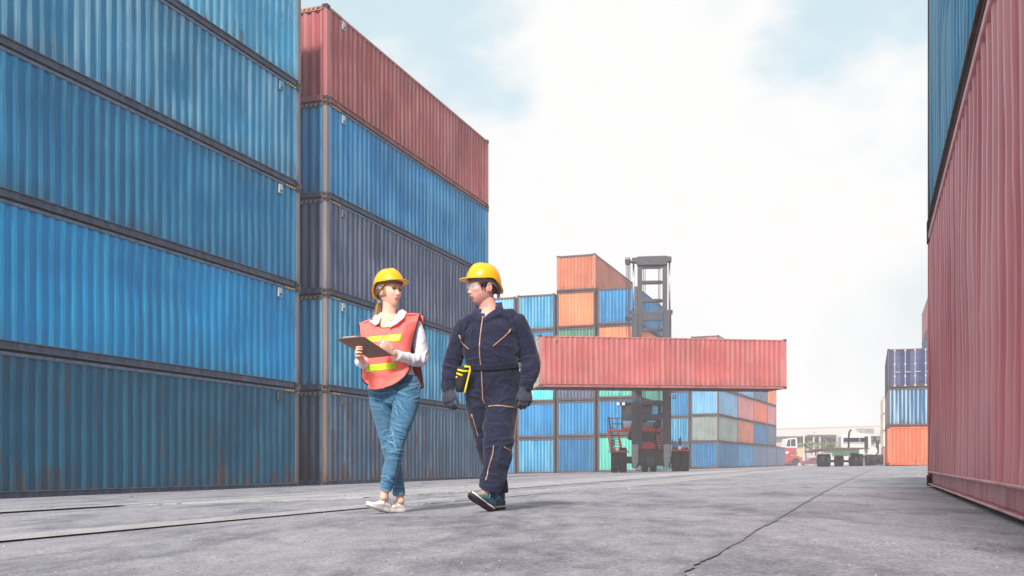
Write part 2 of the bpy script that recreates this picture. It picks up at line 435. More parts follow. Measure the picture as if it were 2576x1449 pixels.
def corrugated(span, z0, z1, depth, pitch, seed, nz=1, dent=0.0, flat_end=0.10):
    """a sheet in the xz plane whose outside faces -y; ridges alternate between y=0 and y=depth"""
    n = max(1, int(round((span - 2*flat_end) / pitch))); p = (span - 2*flat_end) / n
    xs, ys = [-span/2], [0.0]
    for i in range(n):
        x = -span/2 + flat_end + i*p
        for fx, y in ((0.12, 0.0), (0.37, 1.0), (0.62, 1.0), (0.87, 0.0)): xs.append(x + fx*p); ys.append(y*depth)
    xs.append(span/2); ys.append(0.0)
    xs, ys = np.array(xs), np.array(ys); rows = []
    for k in range(nz + 1):
        z = z0 + (z1 - z0)*k/nz
        dy = np.zeros_like(xs); dx = np.zeros_like(xs)
        if dent:
            edge = math.sin(math.pi*k/nz)**0.5 if nz > 1 else 0
            q = np.stack([xs*0.9, np.full_like(xs, z*1.1), np.zeros_like(xs)], 1)
            q2 = np.stack([xs*2.6, np.full_like(xs, z*2.2), np.zeros_like(xs)], 1)
            dy = (dent*vnoise(q, seed) + 0.5*dent*np.abs(vnoise(q2, seed+7)))*edge
            dx = 0.35*dent*vnoise(q2 + 5.5, seed+3)*edge
        rows.append([Vector((x + b, y + d, z)) for x, y, d, b in zip(xs, ys, dy, dx)])
    mb = MB(); mb.sheet(rows); return mb

CACHE = {}
def cmesh(key, fn):
    if key not in CACHE: CACHE[key] = fn()
    return CACHE[key]

def casting_mesh():
    bm = bmesh.new(); bmesh.ops.create_cube(bm, size=1.0)
    bmesh.ops.scale(bm, verts=bm.verts, vec=(0.18, 0.164, 0.122))
    for f in bm.faces[:]:
        r = bmesh.ops.inset_region(bm, faces=[f], thickness=0.036)
        bmesh.ops.translate(bm, verts=f.verts[:], vec=-f.normal*0.035)
        f.material_index = 1
    me = bpy.data.meshes.new('corner_casting'); bm.to_mesh(me); bm.free()
    me.materials.append(None); me.materials.append(None); return me

def container(label, loc, rz, paintm, L=12.19, W=2.44, H=2.59, postm=None, railm=None, near=False, seed=0, group=None,
              doors=None, marks=False, endm=None, tilt=0.0, near_y=False):
    """origin at the middle of the underside; long axis local x"""
    t = thing('shipping_container', label, 'container', loc, rz, group)
    if tilt: t.rotation_euler = (0, tilt, rz)
    postm = postm or RUST_STEEL; railm = railm or paintm; endm = endm or paintm
    key = (L, W, H)
    nz, dn = (16, 0.018) if near else (1, 0.0)
    for sg in (-1, 1):
        vis = near and sg == (1 if near_y else -1)
        k = key + ('side', seed if vis else 0)
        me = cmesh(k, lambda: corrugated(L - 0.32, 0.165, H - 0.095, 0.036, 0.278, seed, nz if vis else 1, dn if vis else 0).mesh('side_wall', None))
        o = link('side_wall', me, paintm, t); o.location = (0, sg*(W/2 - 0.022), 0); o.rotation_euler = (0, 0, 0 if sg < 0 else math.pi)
    # ends
    for sg in (-1, 1):
        if doors == sg:
            for dsg in (-1, 1):
                w = (W - 0.34)/2; yc = dsg*(w/2 + 0.004)
                def dm():
                    mb = MB(); mb.box(-0.02, -w/2 + 0.004, 0.17, 0.02, w/2 - 0.004, H - 0.15)
                    for k in range(5): zz = 0.42 + k*(H - 0.75)/4; mb.box(0.02, -w/2 + 0.09, zz - 0.06, 0.045, w/2 - 0.09, zz + 0.06)
                    return mb.mesh('door')
                dr = link('door', cmesh(key + ('door',), dm), endm, t, 0.008); dr.location = (sg*(L/2 - 0.06), yc, 0)
                if sg < 0: dr.rotation_euler = (0, 0, math.pi)
                def bmh():
                    mb = MB(); mb.tube([(0, 0, 0.06), (0, 0, H - 0.06)], 0.026, 8)
                    for zz in (0.12, 0.75, 1.55, H - 0.14): mb.box(-0.02, -0.06, zz - 0.05, 0.035, 0.06, zz + 0.05)
                    mb.box(0.0, -0.02, 1.0, 0.05, 0.34, 1.045)
                    return mb.mesh('locking_bar', None)
                for q in (-0.27, 0.27):
                    b = link('locking_bar', cmesh(key + ('bar',), bmh), BAR_WHITE, dr); b.location = (0.075, q*w/0.52*0.5, 0)
        else:
            me = cmesh(key + ('end',), lambda: corrugated(W - 0.32, 0.165, H - 0.15, 0.046, 0.25, 3, 1, 0, 0.04).mesh('end_wall', None))
            o = link('end_wall', me, endm, t); o.location = (sg*(L/2 - 0.03), 0, 0); o.rotation_euler = (0, 0, R(90)*sg)
        def hd(z0, z1, y, nm):
            mb = MB(); mb.box(-0.05, -y, z0, 0.05, y, z1); return mb.mesh(nm)
        o = link('end_header', cmesh(key + ('hd',), lambda: hd(H - 0.152, H - 0.03, W/2 - 0.165, 'end_header')), railm, t, 0.01); o.location = (sg*(L/2 - 0.056), 0, 0)
        o = link('end_sill', cmesh(key + ('sl',), lambda: hd(0.02, 0.167, W/2 - 0.165, 'end_sill')), railm, t, 0.01); o.location = (sg*(L/2 - 0.058), 0, 0)
    # rails
    def tr():
        mb = MB(); mb.box(-L/2 + 0.16, -0.03, H - 0.097, L/2 - 0.16, 0.03, H - 0.035); return mb.mesh('top_rail')
    def br():
        mb = MB(); a = L/2 - 0.16
        mb.box(-a, -0.034, 0.148, a, 0.04, 0.168); mb.box(-a, 0.012, 0.03, a, 0.03, 0.148); mb.box(-a, -0.030, 0.016, a, 0.03, 0.032)
        return mb.mesh('bottom_rail')
    for sg in (-1, 1):
        for nm, fn in (('top_rail', tr), ('bottom_rail', br)):
            o = link(nm, cmesh(key + (nm,), fn), railm, t, 0.006 if near else 0)
            o.location = (0, sg*(W/2 - 0.036), 0); o.rotation_euler = (0, 0, 0 if sg < 0 else math.pi)
    def rf():
        mb = MB(); mb.box(-L/2 + 0.16, -W/2 + 0.07, H - 0.06, L/2 - 0.16, W/2 - 0.07, H - 0.04)
        n = int(L/0.42)
        for k in range(n): x = -L/2 + 0.4 + k*(L - 0.8)/(n-1); mb.box(x - 0.09, -W/2 + 0.12, H - 0.04, x + 0.09, W/2 - 0.12, H - 0.026)
        return mb.mesh('roof')
    link('roof', cmesh(key + ('roof',), rf), paintm, t)
    def fl():
        mb = MB(); mb.box(-L/2 + 0.17, -W/2 + 0.08, 0.13, L/2 - 0.17, W/2 - 0.08, 0.15)
        n = int(L/0.36)
        for k in range(n): x = -L/2 + 0.35 + k*(L - 0.7)/(n-1); mb.box(x - 0.025, -W/2 + 0.08, 0.03, x + 0.025, W/2 - 0.08, 0.13)
        return mb.mesh('floor')
    link('floor', cmesh(key + ('floor',), fl), STEEL_DARK, t)
    def po():
        mb = MB(); mb.box(-0.075, -0.07, 0.12, 0.075, 0.07, H - 0.12); return mb.mesh('corner_post')
    for sx in (-1, 1):
        for sy in (-1, 1):
            o = link('corner_post', cmesh(key + ('post',), po), postm, t, 0.012); o.location = (sx*(L/2 - 0.082), sy*(W/2 - 0.078), 0)
            for z in (0.061, H - 0.061):
                o = link('corner_casting', cmesh('casting', casting_mesh), [CASTING, STEEL_DARK], t); o.location = (sx*(L/2 - 0.088), sy*(W/2 - 0.08), z)
    if marks:
        # a yellow and black flash on header and rail at the near end, and a vent under the rail
        ysg = 1 if near_y else -1
        e = marks                      # which end (-1 or +1 along x)
        def stripe():
            mb = MB()
            for k in range(4): x = -0.17 + k*0.115; mb.prism([(x, -0.022), (x + 0.055, -0.022), (x + 0.095, 0.028), (x + 0.04, 0.028)], -0.003, 0.0, m=0)
            mb.box(-0.20, 0.0, -0.03, 0.32, 0.002, 0.034, m=1); return mb.mesh('hazard_stripe')
        me = cmesh('stripe', stripe)
        o = link('hazard_stripe', me, [HAZARD, HAZARD_BLACK], t); o.location = (e*(L/2 - 0.5), ysg*(W/2 - 0.003), H - 0.066); o.rotation_euler = (0, 0, 0 if ysg < 0 else math.pi)
        o = link('hazard_stripe', me, [HAZARD, HAZARD_BLACK], t); o.location = (e*(L/2 - 0.003), ysg*(W/2 - 0.62), H - 0.09); o.rotation_euler = (0, 0, R(90)*e); o.scale = (1.2, 1, 0.8)
        def vent():
            mb = MB(); mb.box(-0.10, -0.028, -0.09, 0.10, 0.03, 0.09, m=0); mb.box(-0.07, -0.032, -0.07, 0.07, -0.0285, -0.02, m=1); return mb.mesh('vent')
        o = link('vent', cmesh('vent', vent), [paintm if seed % 2 else VENT_GREY, STEEL_DARK], t, 0.01); o.location = (e*(L/2 - 0.92), ysg*(W/2 - 0.012), H - 0.24); o.scale = (0.7, 1, 1.2)
    return t

BLUE = {
 'teal_navy': paint('paint_teal_navy', srgb(0, 78, 108), 0.30, 0.80, 0.45, (0.05, 0.24, 0.34, 1)),
 'bright': paint('paint_bright_blue', srgb(0, 130, 190), 0.38, 0.15, 0.30, (0.05, 0.46, 0.68, 1)),
 'mid': paint('paint_mid_blue', srgb(0, 107, 154), 0.38, 0.25, 0.45, (0.10, 0.40, 0.56, 1)),
 'faded': paint('paint_faded_blue', srgb(26, 121, 163), 0.50, 0.45, 0.42, (0.34, 0.56, 0.68, 1)),
 'cyan': paint('paint_faded_cyan', srgb(56, 152, 194), 0.45, 0.50, 0.45, (0.44, 0.68, 0.76, 1)),
 'royal': paint('paint_royal_blue', srgb(0, 112, 168), 0.42, 0.18, 0.30, (0.18, 0.48, 0.66, 1)),
 'deep': paint('paint_deep_blue', srgb(8, 96, 145), 0.3, 0.25, 0.3, (0.14, 0.38, 0.56, 1)),
 'aqua_blue': paint('paint_aqua_blue', srgb(0, 126, 172), 0.50, 0.25, 0.3, (0.36, 0.64, 0.74, 1)),
 'navy_rust': paint('paint_navy_rust', srgb(54, 82, 108), 0.45, 1.05, 0.40, (0.20, 0.34, 0.44, 1), 0.5),
 'navy_grey': paint('paint_navy_grey', srgb(64, 76, 104), 0.40, 0.30, 0.4, (0.34, 0.40, 0.50, 1)),
 'sky': paint('paint_sky_blue', srgb(96, 160, 200), 0.35, 0.12, 0.2, (0.5, 0.66, 0.74, 1)),
 'slate': paint('paint_slate_blue', srgb(70, 96, 130), 0.3, 0.2, 0.2, (0.35, 0.44, 0.52, 1)),
}
RED = paint('paint_oxide_red', srgb(154, 76, 78), 0.45, 0.12, 0.28, (0.50, 0.28, 0.27, 1))
WALLRED = paint('paint_wall_red', srgb(184, 106, 112), 0.38, 0.16, 0.26, (0.80, 0.54, 0.55, 1), 0.4)  # base and ridge chalk paled: flare wash and light stripes painted in
BOXRED = paint('paint_box_red', srgb(172, 84, 82), 0.40, 0.08, 0.22, (0.52, 0.30, 0.28, 1))
ORANGE = paint('paint_salmon_orange', srgb(226, 124, 84), 0.3, 0.16, 0.22, (0.80, 0.46, 0.34, 1))
BROWNOR = paint('paint_brown_orange', srgb(186, 104, 76), 0.35, 0.3, 0.3, (0.62, 0.36, 0.28, 1))
TANGER = paint('paint_tangerine', srgb(220, 100, 68), 0.3, 0.3, 0.3, (0.70, 0.38, 0.28, 1))
MINT = paint('paint_mint', srgb(70, 180, 160), 0.4, 0.25, 0.25, (0.45, 0.75, 0.70, 1))
AQUA = paint('paint_aqua', srgb(64, 190, 200), 0.4, 0.2, 0.25, (0.50, 0.78, 0.80, 1))
GREEN = paint('paint_green', srgb(58, 118, 100), 0.4, 0.3, 0.3, (0.30, 0.46, 0.40, 1))
GREYGRN = paint('paint_grey_green', srgb(128, 142, 138), 0.3, 0.25, 0.2, (0.45, 0.5, 0.46, 1))
PINKRED = paint('paint_pink_red', srgb(196, 120, 124), 0.3, 0.15, 0.2, (0.62, 0.42, 0.42, 1))
CREAM = paint('paint_cream', srgb(236, 214, 186), 0.2, 0.15, 0.15, (0.85, 0.8, 0.7, 1))
NAVYDOOR = paint('paint_navy_door', srgb(52, 60, 100), 0.25, 0.2, 0.2, (0.25, 0.3, 0.48, 1))
STAINED = paint('paint_stained_blue', srgb(44, 96, 136), 0.75, 0.60, 0.45, (0.50, 0.62, 0.68, 1), 0.5, 4.5)
FRAME_GREY = paint('frame_weathered', (0.16, 0.145, 0.15, 1), 0.3, 0.6, 0.35, (0.34, 0.31, 0.31, 1), 0.65, 6)
FRAME_DARK = paint('frame_dark', (0.085, 0.065, 0.07, 1), 0.3, 0.7, 0.3, (0.2, 0.16, 0.16, 1), 0.65, 6)
RAIL_DARK = paint('rail_slate', srgb(46, 66, 96), 0.3, 0.3, 0.4, (0.22, 0.3, 0.38, 1), 0.5, 5)

def stack(labels, base, rz, specs, H=2.59, drift=(0,0), **kw):
    z = base.z; out = []
    for i, (lb, sp) in enumerate(zip(labels, specs)):
        a = dict(kw); a.update(sp)
        h = a.pop('H', H); pm = a.pop('p')
        loc = Vector((base.x, base.y, z)) + DV*drift[0]*i + CV*drift[1]*i
        out.append(container(lb, loc, rz, pm, H=h, **a)); z += h + 0.004
    return out

def on_yard(v, dz=0.0): return Vector((v.x, v.y, gz(v.x, v.y) + dz))

def build_containers():
    G1 = 'containers of the near stack on the left side of the lane'
    stack(['dark teal-blue container with rust runs, bottom of the nearest blue stack',
           'bright clear-blue container, second from the ground in the nearest blue stack',
           'mid-blue container with sooty lower edge, third from the ground in the nearest blue stack',
           'faded chalky blue container, fourth from the ground in the nearest blue stack',
           'pale faded cyan container at the top of the nearest blue stack'],
          on_yard(lane(-15.12, 16.5), -0.03), LANE,
          [dict(p=BLUE['teal_navy'], railm=RAIL_DARK, seed=11, postm=RUST_STEEL), dict(p=BLUE['bright'], railm=RAIL_DARK, seed=12, postm=FRAME_GREY), dict(p=BLUE['mid'], railm=RAIL_DARK, seed=14, postm=FRAME_GREY),
           dict(p=BLUE['faded'], railm=RAIL_DARK, seed=15, postm=FRAME_GREY), dict(p=BLUE['cyan'], railm=RAIL_DARK, seed=17, postm=FRAME_GREY)],
          near=True, group=G1, marks=1, drift=(0.03, 0.0))
    G2 = 'containers of the second stack along the lane, topped by a red one'
    stack(['navy container with rust and patched lettering, bottom of the stack behind the walkers',
           'blue container with pale ridges, second from the ground behind the two walkers',
           'grey-navy container, third from the ground in the stack topped by red',
           'strong blue container directly under the red top container',
           'oxide-red container on top of the stack behind the walkers'],
          on_yard(lane(-15.02, 29.9), -0.04), LANE,
          [dict(p=BLUE['navy_rust'], seed=21, railm=RAIL_DARK), dict(p=BLUE['aqua_blue'], seed=22, railm=RAIL_DARK, postm=FRAME_GREY), dict(p=BLUE['navy_grey'], seed=23, railm=RAIL_DARK, postm=FRAME_GREY),
           dict(p=BLUE['royal'], seed=24, railm=RAIL_DARK, postm=FRAME_GREY), dict(p=RED, seed=26, postm=RED)],
          near=True, group=G2, marks=-1, drift=(0.008, 0.0), H=2.605)
    # the wall close by on the right
    gr = SLOPE_X*DV.x + SLOPE_Y*DV.y      # these two sit square on the sloping concrete
    G3 = 'containers of the tall stack close beside the camera'
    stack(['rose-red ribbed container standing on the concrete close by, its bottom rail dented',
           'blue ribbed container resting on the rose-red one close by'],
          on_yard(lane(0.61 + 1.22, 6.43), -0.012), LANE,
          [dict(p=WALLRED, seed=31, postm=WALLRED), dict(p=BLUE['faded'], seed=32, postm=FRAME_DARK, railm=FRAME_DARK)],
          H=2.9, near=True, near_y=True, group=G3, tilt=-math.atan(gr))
    # the block of stacks straight ahead
    GA = 'containers of the mixed-colour block behind the lift truck'
    W = 2.86; pitch = 3.0; D0 = 68.86; C0 = -15.32
    cols = [
      (4, [(BLUE['royal'], 'blue'), (BLUE['aqua_blue'], 'aqua blue'), (AQUA, 'turquoise'), (BLUE['royal'], 'blue'), (BLUE['sky'], 'pale blue')]),
      (3, [(BLUE['aqua_blue'], 'aqua blue'), (BLUE['royal'], 'blue'), (AQUA, 'turquoise'), (BLUE['royal'], 'clear blue'), (BLUE['aqua_blue'], 'streaked aqua blue')]),
      (2, [(BLUE['deep'], 'deep blue'), (BLUE['royal'], 'blue'), (BLUE['navy_grey'], 'dull purple-navy'), (GREEN, 'bottle green'), (ORANGE, 'salmon orange'), (BROWNOR, 'brown-orange')]),
      (1, [(MINT, 'mint green'), (BLUE['royal'], 'blue'), (MINT, 'pale mint'), (ORANGE, 'salmon orange'), (BLUE['royal'], 'sky blue')])]
    names = {4: 'leftmost column', 3: 'column left of the orange tower', 2: 'orange tower of six', 1: 'column behind the lift truck mast'}
    lev = ['on the ground', 'second from the ground', 'third from the ground', 'fourth from the ground', 'fifth from the ground', 'at the very top']
    for k, tiers in cols:
        c = C0 - W/2 - (k-1)*pitch
        b = on_yard(lane(c, D0 + 6.095), -0.06)
        stack([f'{n} container {lev[i]} in the {names[k]}' for i, (_, n) in enumerate(tiers)], b, LANE,
              [dict(p=p, seed=k*10 + i, postm=FRAME_DARK if i != 5 else BROWNOR, railm=FRAME_DARK) for i, (p, _) in enumerate(tiers)], W=W, group=GA)
    # the receding block further back
    GB = 'containers of the far receding block'
    ang = R(90 - 23.5); dv = Vector((math.cos(ang), math.sin(ang), 0)); cv = Vector((dv.y, -dv.x, 0))
    P0 = Vector((20.1, 97.7, 0)); Wb = 2.75
    rows = [
      (0.0, 9.6, [(BLUE['deep'], 'deep blue'), (GREYGRN, 'grey-green'), (BLUE['sky'], 'pale blue'), (BLUE['slate'], 'slate'), (PINKRED, 'pink-red')]),
      (9.7, 9.5, [(BLUE['royal'], 'bright blue'), (BROWNOR, 'rusty orange'), (PINKRED, 'pink-red'), (BLUE['sky'], 'pale blue')]),
      (19.3, 9.3, [(BLUE['slate'], 'slate'), (BLUE['deep'], 'blue'), (TANGER, 'salmon red'), (BLUE['slate'], 'grey-blue')]),
      (28.7, 6.9, [(BLUE['slate'], 'grey-slate'), (BLUE['navy_grey'], 'grey-navy'), (PINKRED, 'rose'), (ORANGE, 'orange')]),
      (35.9, 7.2, [(BLUE['slate'], 'dull blue')])]
    wh = ['nearest row of the far block', 'second row of the far block', 'third row of the far block', 'fourth row of the far block', 'low end of the far block']
    lv = ['bottom', 'second-level', 'third-level', 'fourth-level', 'topmost']
    for r, (s0, ln, tiers) in enumerate(rows):
        p = P0 + dv*(s0 + ln/2) - cv*(Wb/2)
        z = gz(p.x, p.y) + 0.02
        for i, (pm, n) in enumerate(tiers):
            container(f'{lv[i]} {n} container in the {wh[r]}', (p.x, p.y, z), ang, pm, L=ln, W=Wb, H=2.59, postm=FRAME_DARK, railm=FRAME_DARK, group=GB, marks=(-1 if i == 4 else False)); z += 2.594
    # neighbour column, only a slice of it shows past the lift truck
    p = P0 + dv*4.8 - cv*(Wb*1.5 + 0.16); z = gz(p.x, p.y) + 0.02
    for i, (pm, n) in enumerate([(BLUE['deep'], 'deep blue'), (BLUE['aqua_blue'], 'teal-blue'), (BLUE['royal'], 'blue'), (BLUE['slate'], 'slate'), (RED, 'dull red')]):
        container(f'{lv[i]} {n} container in the narrow column beside the lift truck wheel', (p.x, p.y, z), ang, pm, L=9.6, W=Wb, H=2.56, postm=FRAME_DARK, railm=FRAME_DARK, group=GB); z += 2.564
    # past the end of the wall on the right
    GC = 'three containers stacked beyond the end of the rose-red wall'
    b = on_yard(lane(1.05 + 1.43, 72.0 + 6.095), 0.0)
    stack(['orange container on the ground beyond the rose-red wall',
           'blue container with white weather stains on its ribbed end',
           'navy container showing its doors and pale locking bars'], b, LANE,
          [dict(p=TANGER, postm=TANGER, railm=TANGER, seed=41), dict(p=STAINED, postm=FRAME_DARK, railm=FRAME_DARK, seed=42),
           dict(p=NAVYDOOR, postm=FRAME_DARK, railm=FRAME_DARK, doors=-1, seed=43)], H=2.60, W=2.86, group=GC)
    # tall stack half hidden behind the wall
    GD = 'containers of the tall stack that peeps past the rose-red wall'
    stack([f'{n} container, {l} of the tall stack peeping past the wall' for n, l in (('oxide-red', 'bottom'), ('slate', 'second'), ('deep blue', 'third'), ('slate-blue', 'fourth'), ('pink-red', 'topmost'))],
          on_yard(lane(4.6 + 1.22, 97.4), 0.0), LANE,
          [dict(p=p, postm=p) for p in (RED, BLUE['slate'], BLUE['deep'], BLUE['slate'], PINKRED)], H=2.86, group=GD)
    # cream stack far behind
    GE = 'containers of the far cream-coloured stack'
    stack([f'{n} container, {l} in the far cream stack' for n, l in (('brown-red', 'bottom'), ('cream', 'second'), ('cream', 'third'), ('cream', 'top'))],
          on_yard(Vector((60.3, 160.3, 0)), -0.1), R(72),
          [dict(p=p, postm=p, railm=p) for p in (BROWNOR, CREAM, CREAM, CREAM)], H=2.59, group=GE)
build_containers()
# ------------------------------------------------------------------ the lift truck and its load
MACH_RED = plain('machine_red', srgb(214, 64, 66), 0.4, 0, 0.15, 5)
MACH_DARK = plain('machine_dark', (0.032, 0.030, 0.036, 1), 0.5, 0, 0.3, 5)
MAST_GREY = plain('mast_grey', (0.060, 0.062, 0.076, 1), 0.5, 0, 0.35, 3)
WORN_STEEL = plain('worn_steel', (0.30, 0.30, 0.31, 1), 0.45, 0.4, 0.5, 9)
GLASS_DARK = plain('cab_glass', (0.03, 0.035, 0.045, 1), 0.12, 0, 0.1, 3, 0.6)
STEP_GREY = plain('step_grey', (0.33, 0.31, 0.33, 1), 0.6)
LAMP = plain('lamp_lens', (0.85, 0.84, 0.8, 1), 0.2)
LAMP_AMBER = plain('lamp_amber', (0.65, 0.12, 0.04, 1), 0.3)

def wheel(parent, c, r, w, axis='x', rim=None, name='wheel', lugs=True):
    """a tyre on its rim; axle along local x"""
    mb = MB(); pr = [(r*0.60, -w*0.46), (r*0.86, -w*0.5), (r*0.97, -w*0.42), (r, -w*0.28), (r, w*0.28), (r*0.97, w*0.42), (r*0.86, w*0.5), (r*0.60, w*0.46)]
    mb.lathe(pr, 32)
    if lugs:
        for k in range(24):
            a = 2*math.pi*k/24
            M = Matrix.Rotation(a, 4, 'X')
            for sg in (-1, 1): mb.box(sg*w*0.08 - w*0.02 if sg > 0 else -w*0.40, -0.03, r*0.985, w*0.40 if sg > 0 else -w*0.06, 0.03, r*1.018, M)
    o = mb.build(name, RUBBER, parent); o.location = c
    if axis == 'y': o.rotation_euler = (0, 0, R(90))
    mb = MB(); mb.lathe([(r*0.60, -w*0.44), (r*0.60, w*0.44), (r*0.50, w*0.44), (r*0.45, w*0.30), (r*0.22, w*0.26), (r*0.20, w*0.42), (0.02, w*0.43)], 24)
    for k in range(8):
        a = 2*math.pi*k/8; mb.box(w*0.26, math.cos(a)*r*0.33 - 0.02, math.sin(a)*r*0.33 - 0.02, w*0.33, math.cos(a)*r*0.33 + 0.02, math.sin(a)*r*0.33 + 0.02)
    rm = mb.build('rim', rim or STEP_GREY, o, smooth=False)
    return o

def build_lift_truck():
    # frame of its own: origin under the mast, x to the right, y to the rear, z up; k turns photo units into metres at the mast
    k = 58.0/FPX; cx = 1636.0; base = Vector(((cx - 1288)*k, 58.0, 0)); base.z = gz(base.x, base.y)
    t = thing('container_lift_truck', 'tall black-masted container lift truck with red deck, holding a red container aloft', 'lift truck', base, R(-6))
    X = lambda px, y=0.0: (px - 1288)*(58.0 + y)/FPX - base.x - 0.1045*y
    Z = lambda py, y=0.0: EYE + (1172 - py)*(58.0 + y)/FPX - base.z
    # outer mast rails (two), inner mast rails (two)
    for a, b in ((1589, 1606), (1667.5, 1686)):
        mb = MB(); mb.box(X(a), -0.15, Z(1176), X(b), 0.22, Z(782)); mb.box(X(a) + 0.05, -0.19, Z(1170), X(b) - 0.05, -0.15, Z(790))
        mb.build('mast_rail', MAST_GREY, t, bevel=0.02)
        mb = MB(); c = (a + b)/2; mb.prism([(X(c) - 0.19, Z(1118)), (X(c) + 0.19, Z(1118)), (X(c) + 0.19, Z(1160)), (X(c) + 0.02, Z(1179)), (X(c) - 0.12, Z(1179)), (X(c) - 0.19, Z(1150))], -0.24, -0.16)
        mb.build('mast_foot', WORN_STEEL, t, bevel=0.015)
    for a, b in ((1604, 1616), (1666.5, 1678)):
        mb = MB(); mb.box(X(a), -0.08, Z(1130), X(b), 0.18, Z(655)); mb.build('inner_mast_rail', MAST_GREY, t, bevel=0.02)
    mb = MB(); mb.prism([(X(1590), Z(660)), (X(1601), Z(661)), (X(1604), Z(668)), (X(1678), Z(668)), (X(1680), Z(660)), (X(1688.5), Z(660)), (X(1688.5), Z(648)), (X(1678), Z(647)), (X(1676), Z(645.5)), (X(1606), Z(646)), (X(1602), Z(648)), (X(1590), Z(649))], -0.20, 0.26)
    mb.build('mast_head', MAST_GREY, t, bevel=0.02)
    def cross(y0, y1, d0=-0.05, d1=0.12, fil=6):
        x0, x1 = X(1614), X(1669); f = fil*k
        mb = MB(); mb.prism([(x0, Z(y1) - 0), (x0, Z(y0)), (x1 - f, Z(y0)), (x1, Z(y0) + f), (x1, Z(y1) - f), (x1 - f, Z(y1))], d0, d1)
        mb.build('cross_beam', MAST_GREY, t, bevel=0.015)
    for a, b in ((676, 661), (715, 706), (761.5, 752), (807, 785), (835, 825), (1019, 1007), (1056, 1042)): cross(a, b)
    # chrome lift rods, cylinders, chains, hoses
    for a in (1594, 1684):
        mb = MB(); mb.tube([(X(a), 0.0, Z(786)), (X(a), 0.0, Z(660))], 0.052, 12); mb.build('lift_rod', CHROME, t, smooth=True)
        mb = MB(); mb.tube([(X(a), 0.0, Z(1120)), (X(a), 0.0, Z(786))], 0.10, 14); mb.box(X(a) - 0.17, -0.12, Z(791), X(a) + 0.17, 0.12, Z(781)); mb.build('lift_cylinder', MACH_DARK, t)
    for a in (1619.5, 1623, 1656.5, 1660):
        mb = MB(); mb.beam((X(a), 0.05, Z(1005)), (X(a), 0.05, Z(668)), 0.035, 0.05); mb.build('lift_chain', MACH_DARK, t)
    for i, a in enumerate((1575.5, 1579.5, 1582, 1585)):
        mb = MB(); mb.tube([(X(a), 0.0, Z(664)), (X(a) + 0.02, 0.02, Z(740)), (X(a), 0.0, Z(800)), (X(a) + 0.05, 0, Z(850)), (X(a) + 0.2, 0, Z(900))], 0.022, 6); mb.build('hose', MACH_DARK, t, smooth=True)
    mb = MB(); mb.box(X(1572.5), -0.1, Z(661), X(1588), 0.12, Z(652)); mb.box(X(1574), -0.1, Z(665), X(1586), 0.1, Z(661))
    for a in (1575, 1580, 1584): mb.lathe([(0.001, -0.03), (0.09, -0.03), (0.09, 0.03), (0.001, 0.03)], 12, Matrix.Translation((X(a), 0, Z(650))))
    mb.box(X(1586), -0.04, Z(661), X(1592), 0.06, Z(656)); mb.build('hose_guide', MACH_DARK, t, bevel=0.01)
    mb = MB(); mb.box(X(1572), -0.08, Z(805), X(1589), 0.1, Z(796)); mb.build('hose_guide', MACH_DARK, t, bevel=0.01)
    # spreader gripping the load's back edge
    mb = MB(); zt = Z(872); mb.box(-3.1, -1.15, zt - 0.05, 3.1, -0.75, zt + 0.32); mb.box(-0.95, -0.80, Z(972), 0.95, -0.24, zt + 0.30)
    for sx in (-3.1, 2.85): mb.box(sx, -1.6, zt - 0.04, sx + 0.25, -0.9, zt + 0.2)
    mb.build('spreader', MACH_DARK, t, bevel=0.02)
    # tilt struts
    for a, b in (((1603, 1036), (1584, 1104)), ((1662, 1036), (1644, 1104))):
        mb = MB(); mb.beam((X(a[0]), 0.3, Z(a[1])), (X(b[0]), 1.1, Z(b[1])), 0.20, 0.22); mb.build('tilt_strut', MACH_DARK, t, bevel=0.02)
    # chassis, axle, hood, counterweight
    mb = MB(); mb.box(X(1602), 0.2, Z(1172), X(1670), 1.0, Z(1131)); mb.box(X(1545), 0.45, Z(1166), X(1722), 0.85, Z(1148)); mb.build('drive_axle', MACH_DARK, t, bevel=0.05, seg=2)
    mb = MB(); mb.lathe([(0.001, -0.18), (0.22, -0.16), (0.34, -0.05), (0.36, 0.1)], 20, Matrix.Translation((X(1636), 0.12, Z(1161))) @ Matrix.Rotation(R(90), 4, 'Z')); mb.build('axle_housing', MAST_GREY, t, smooth=True)
    mb = MB(); mb.box(X(1604, 3), 0.9, Z(1160), X(1668, 3), 6.0, Z(1124)); mb.build('chassis', MACH_DARK, t, bevel=0.04)
    mb = MB(); mb.prism([(X(1590), Z(1131)), (X(1652), Z(1131)), (X(1650), Z(1119)), (X(1640), Z(1111)), (X(1598), Z(1109)), (X(1590), Z(1116))], 0.62, 2.2); mb.build('hood', MACH_RED, t, bevel=0.08, seg=3)
    mb = MB(); mb.prism([(X(a, 4.3), Z(c, 4.3)) for a, c in ((1590, 1128), (1668, 1128), (1668, 1096), (1660, 1088), (1600, 1088), (1590, 1096))], 4.3, 6.6); mb.build('counterweight', MACH_DARK, t, bevel=0.06, seg=2)
    # deck
    mb = MB(); mb.box(X(1528, 1), 0.9, Z(1085, 1), X(1570, 1), 3.2, Z(1081, 1)); mb.box(X(1565, 1), 0.7, Z(1085.5, 1), X(1668, 1), 3.6, Z(1077, 1)); mb.build('deck', MACH_RED, t, bevel=0.015)
    for a in (1540, 1660):
        mb = MB(); mb.beam((X(a), 2.0, Z(1085)), (X(a), 2.0, Z(1130)), 0.14, 0.18); mb.build('deck_post', MACH_DARK, t)
    # cab
    mb = MB(); x0, x1 = X(1563, 1), X(1664, 1); y0, y1 = 1.0, 3.0; zb, zs, ztop = Z(1077, 1), Z(1054, 1), Z(1016, 1)
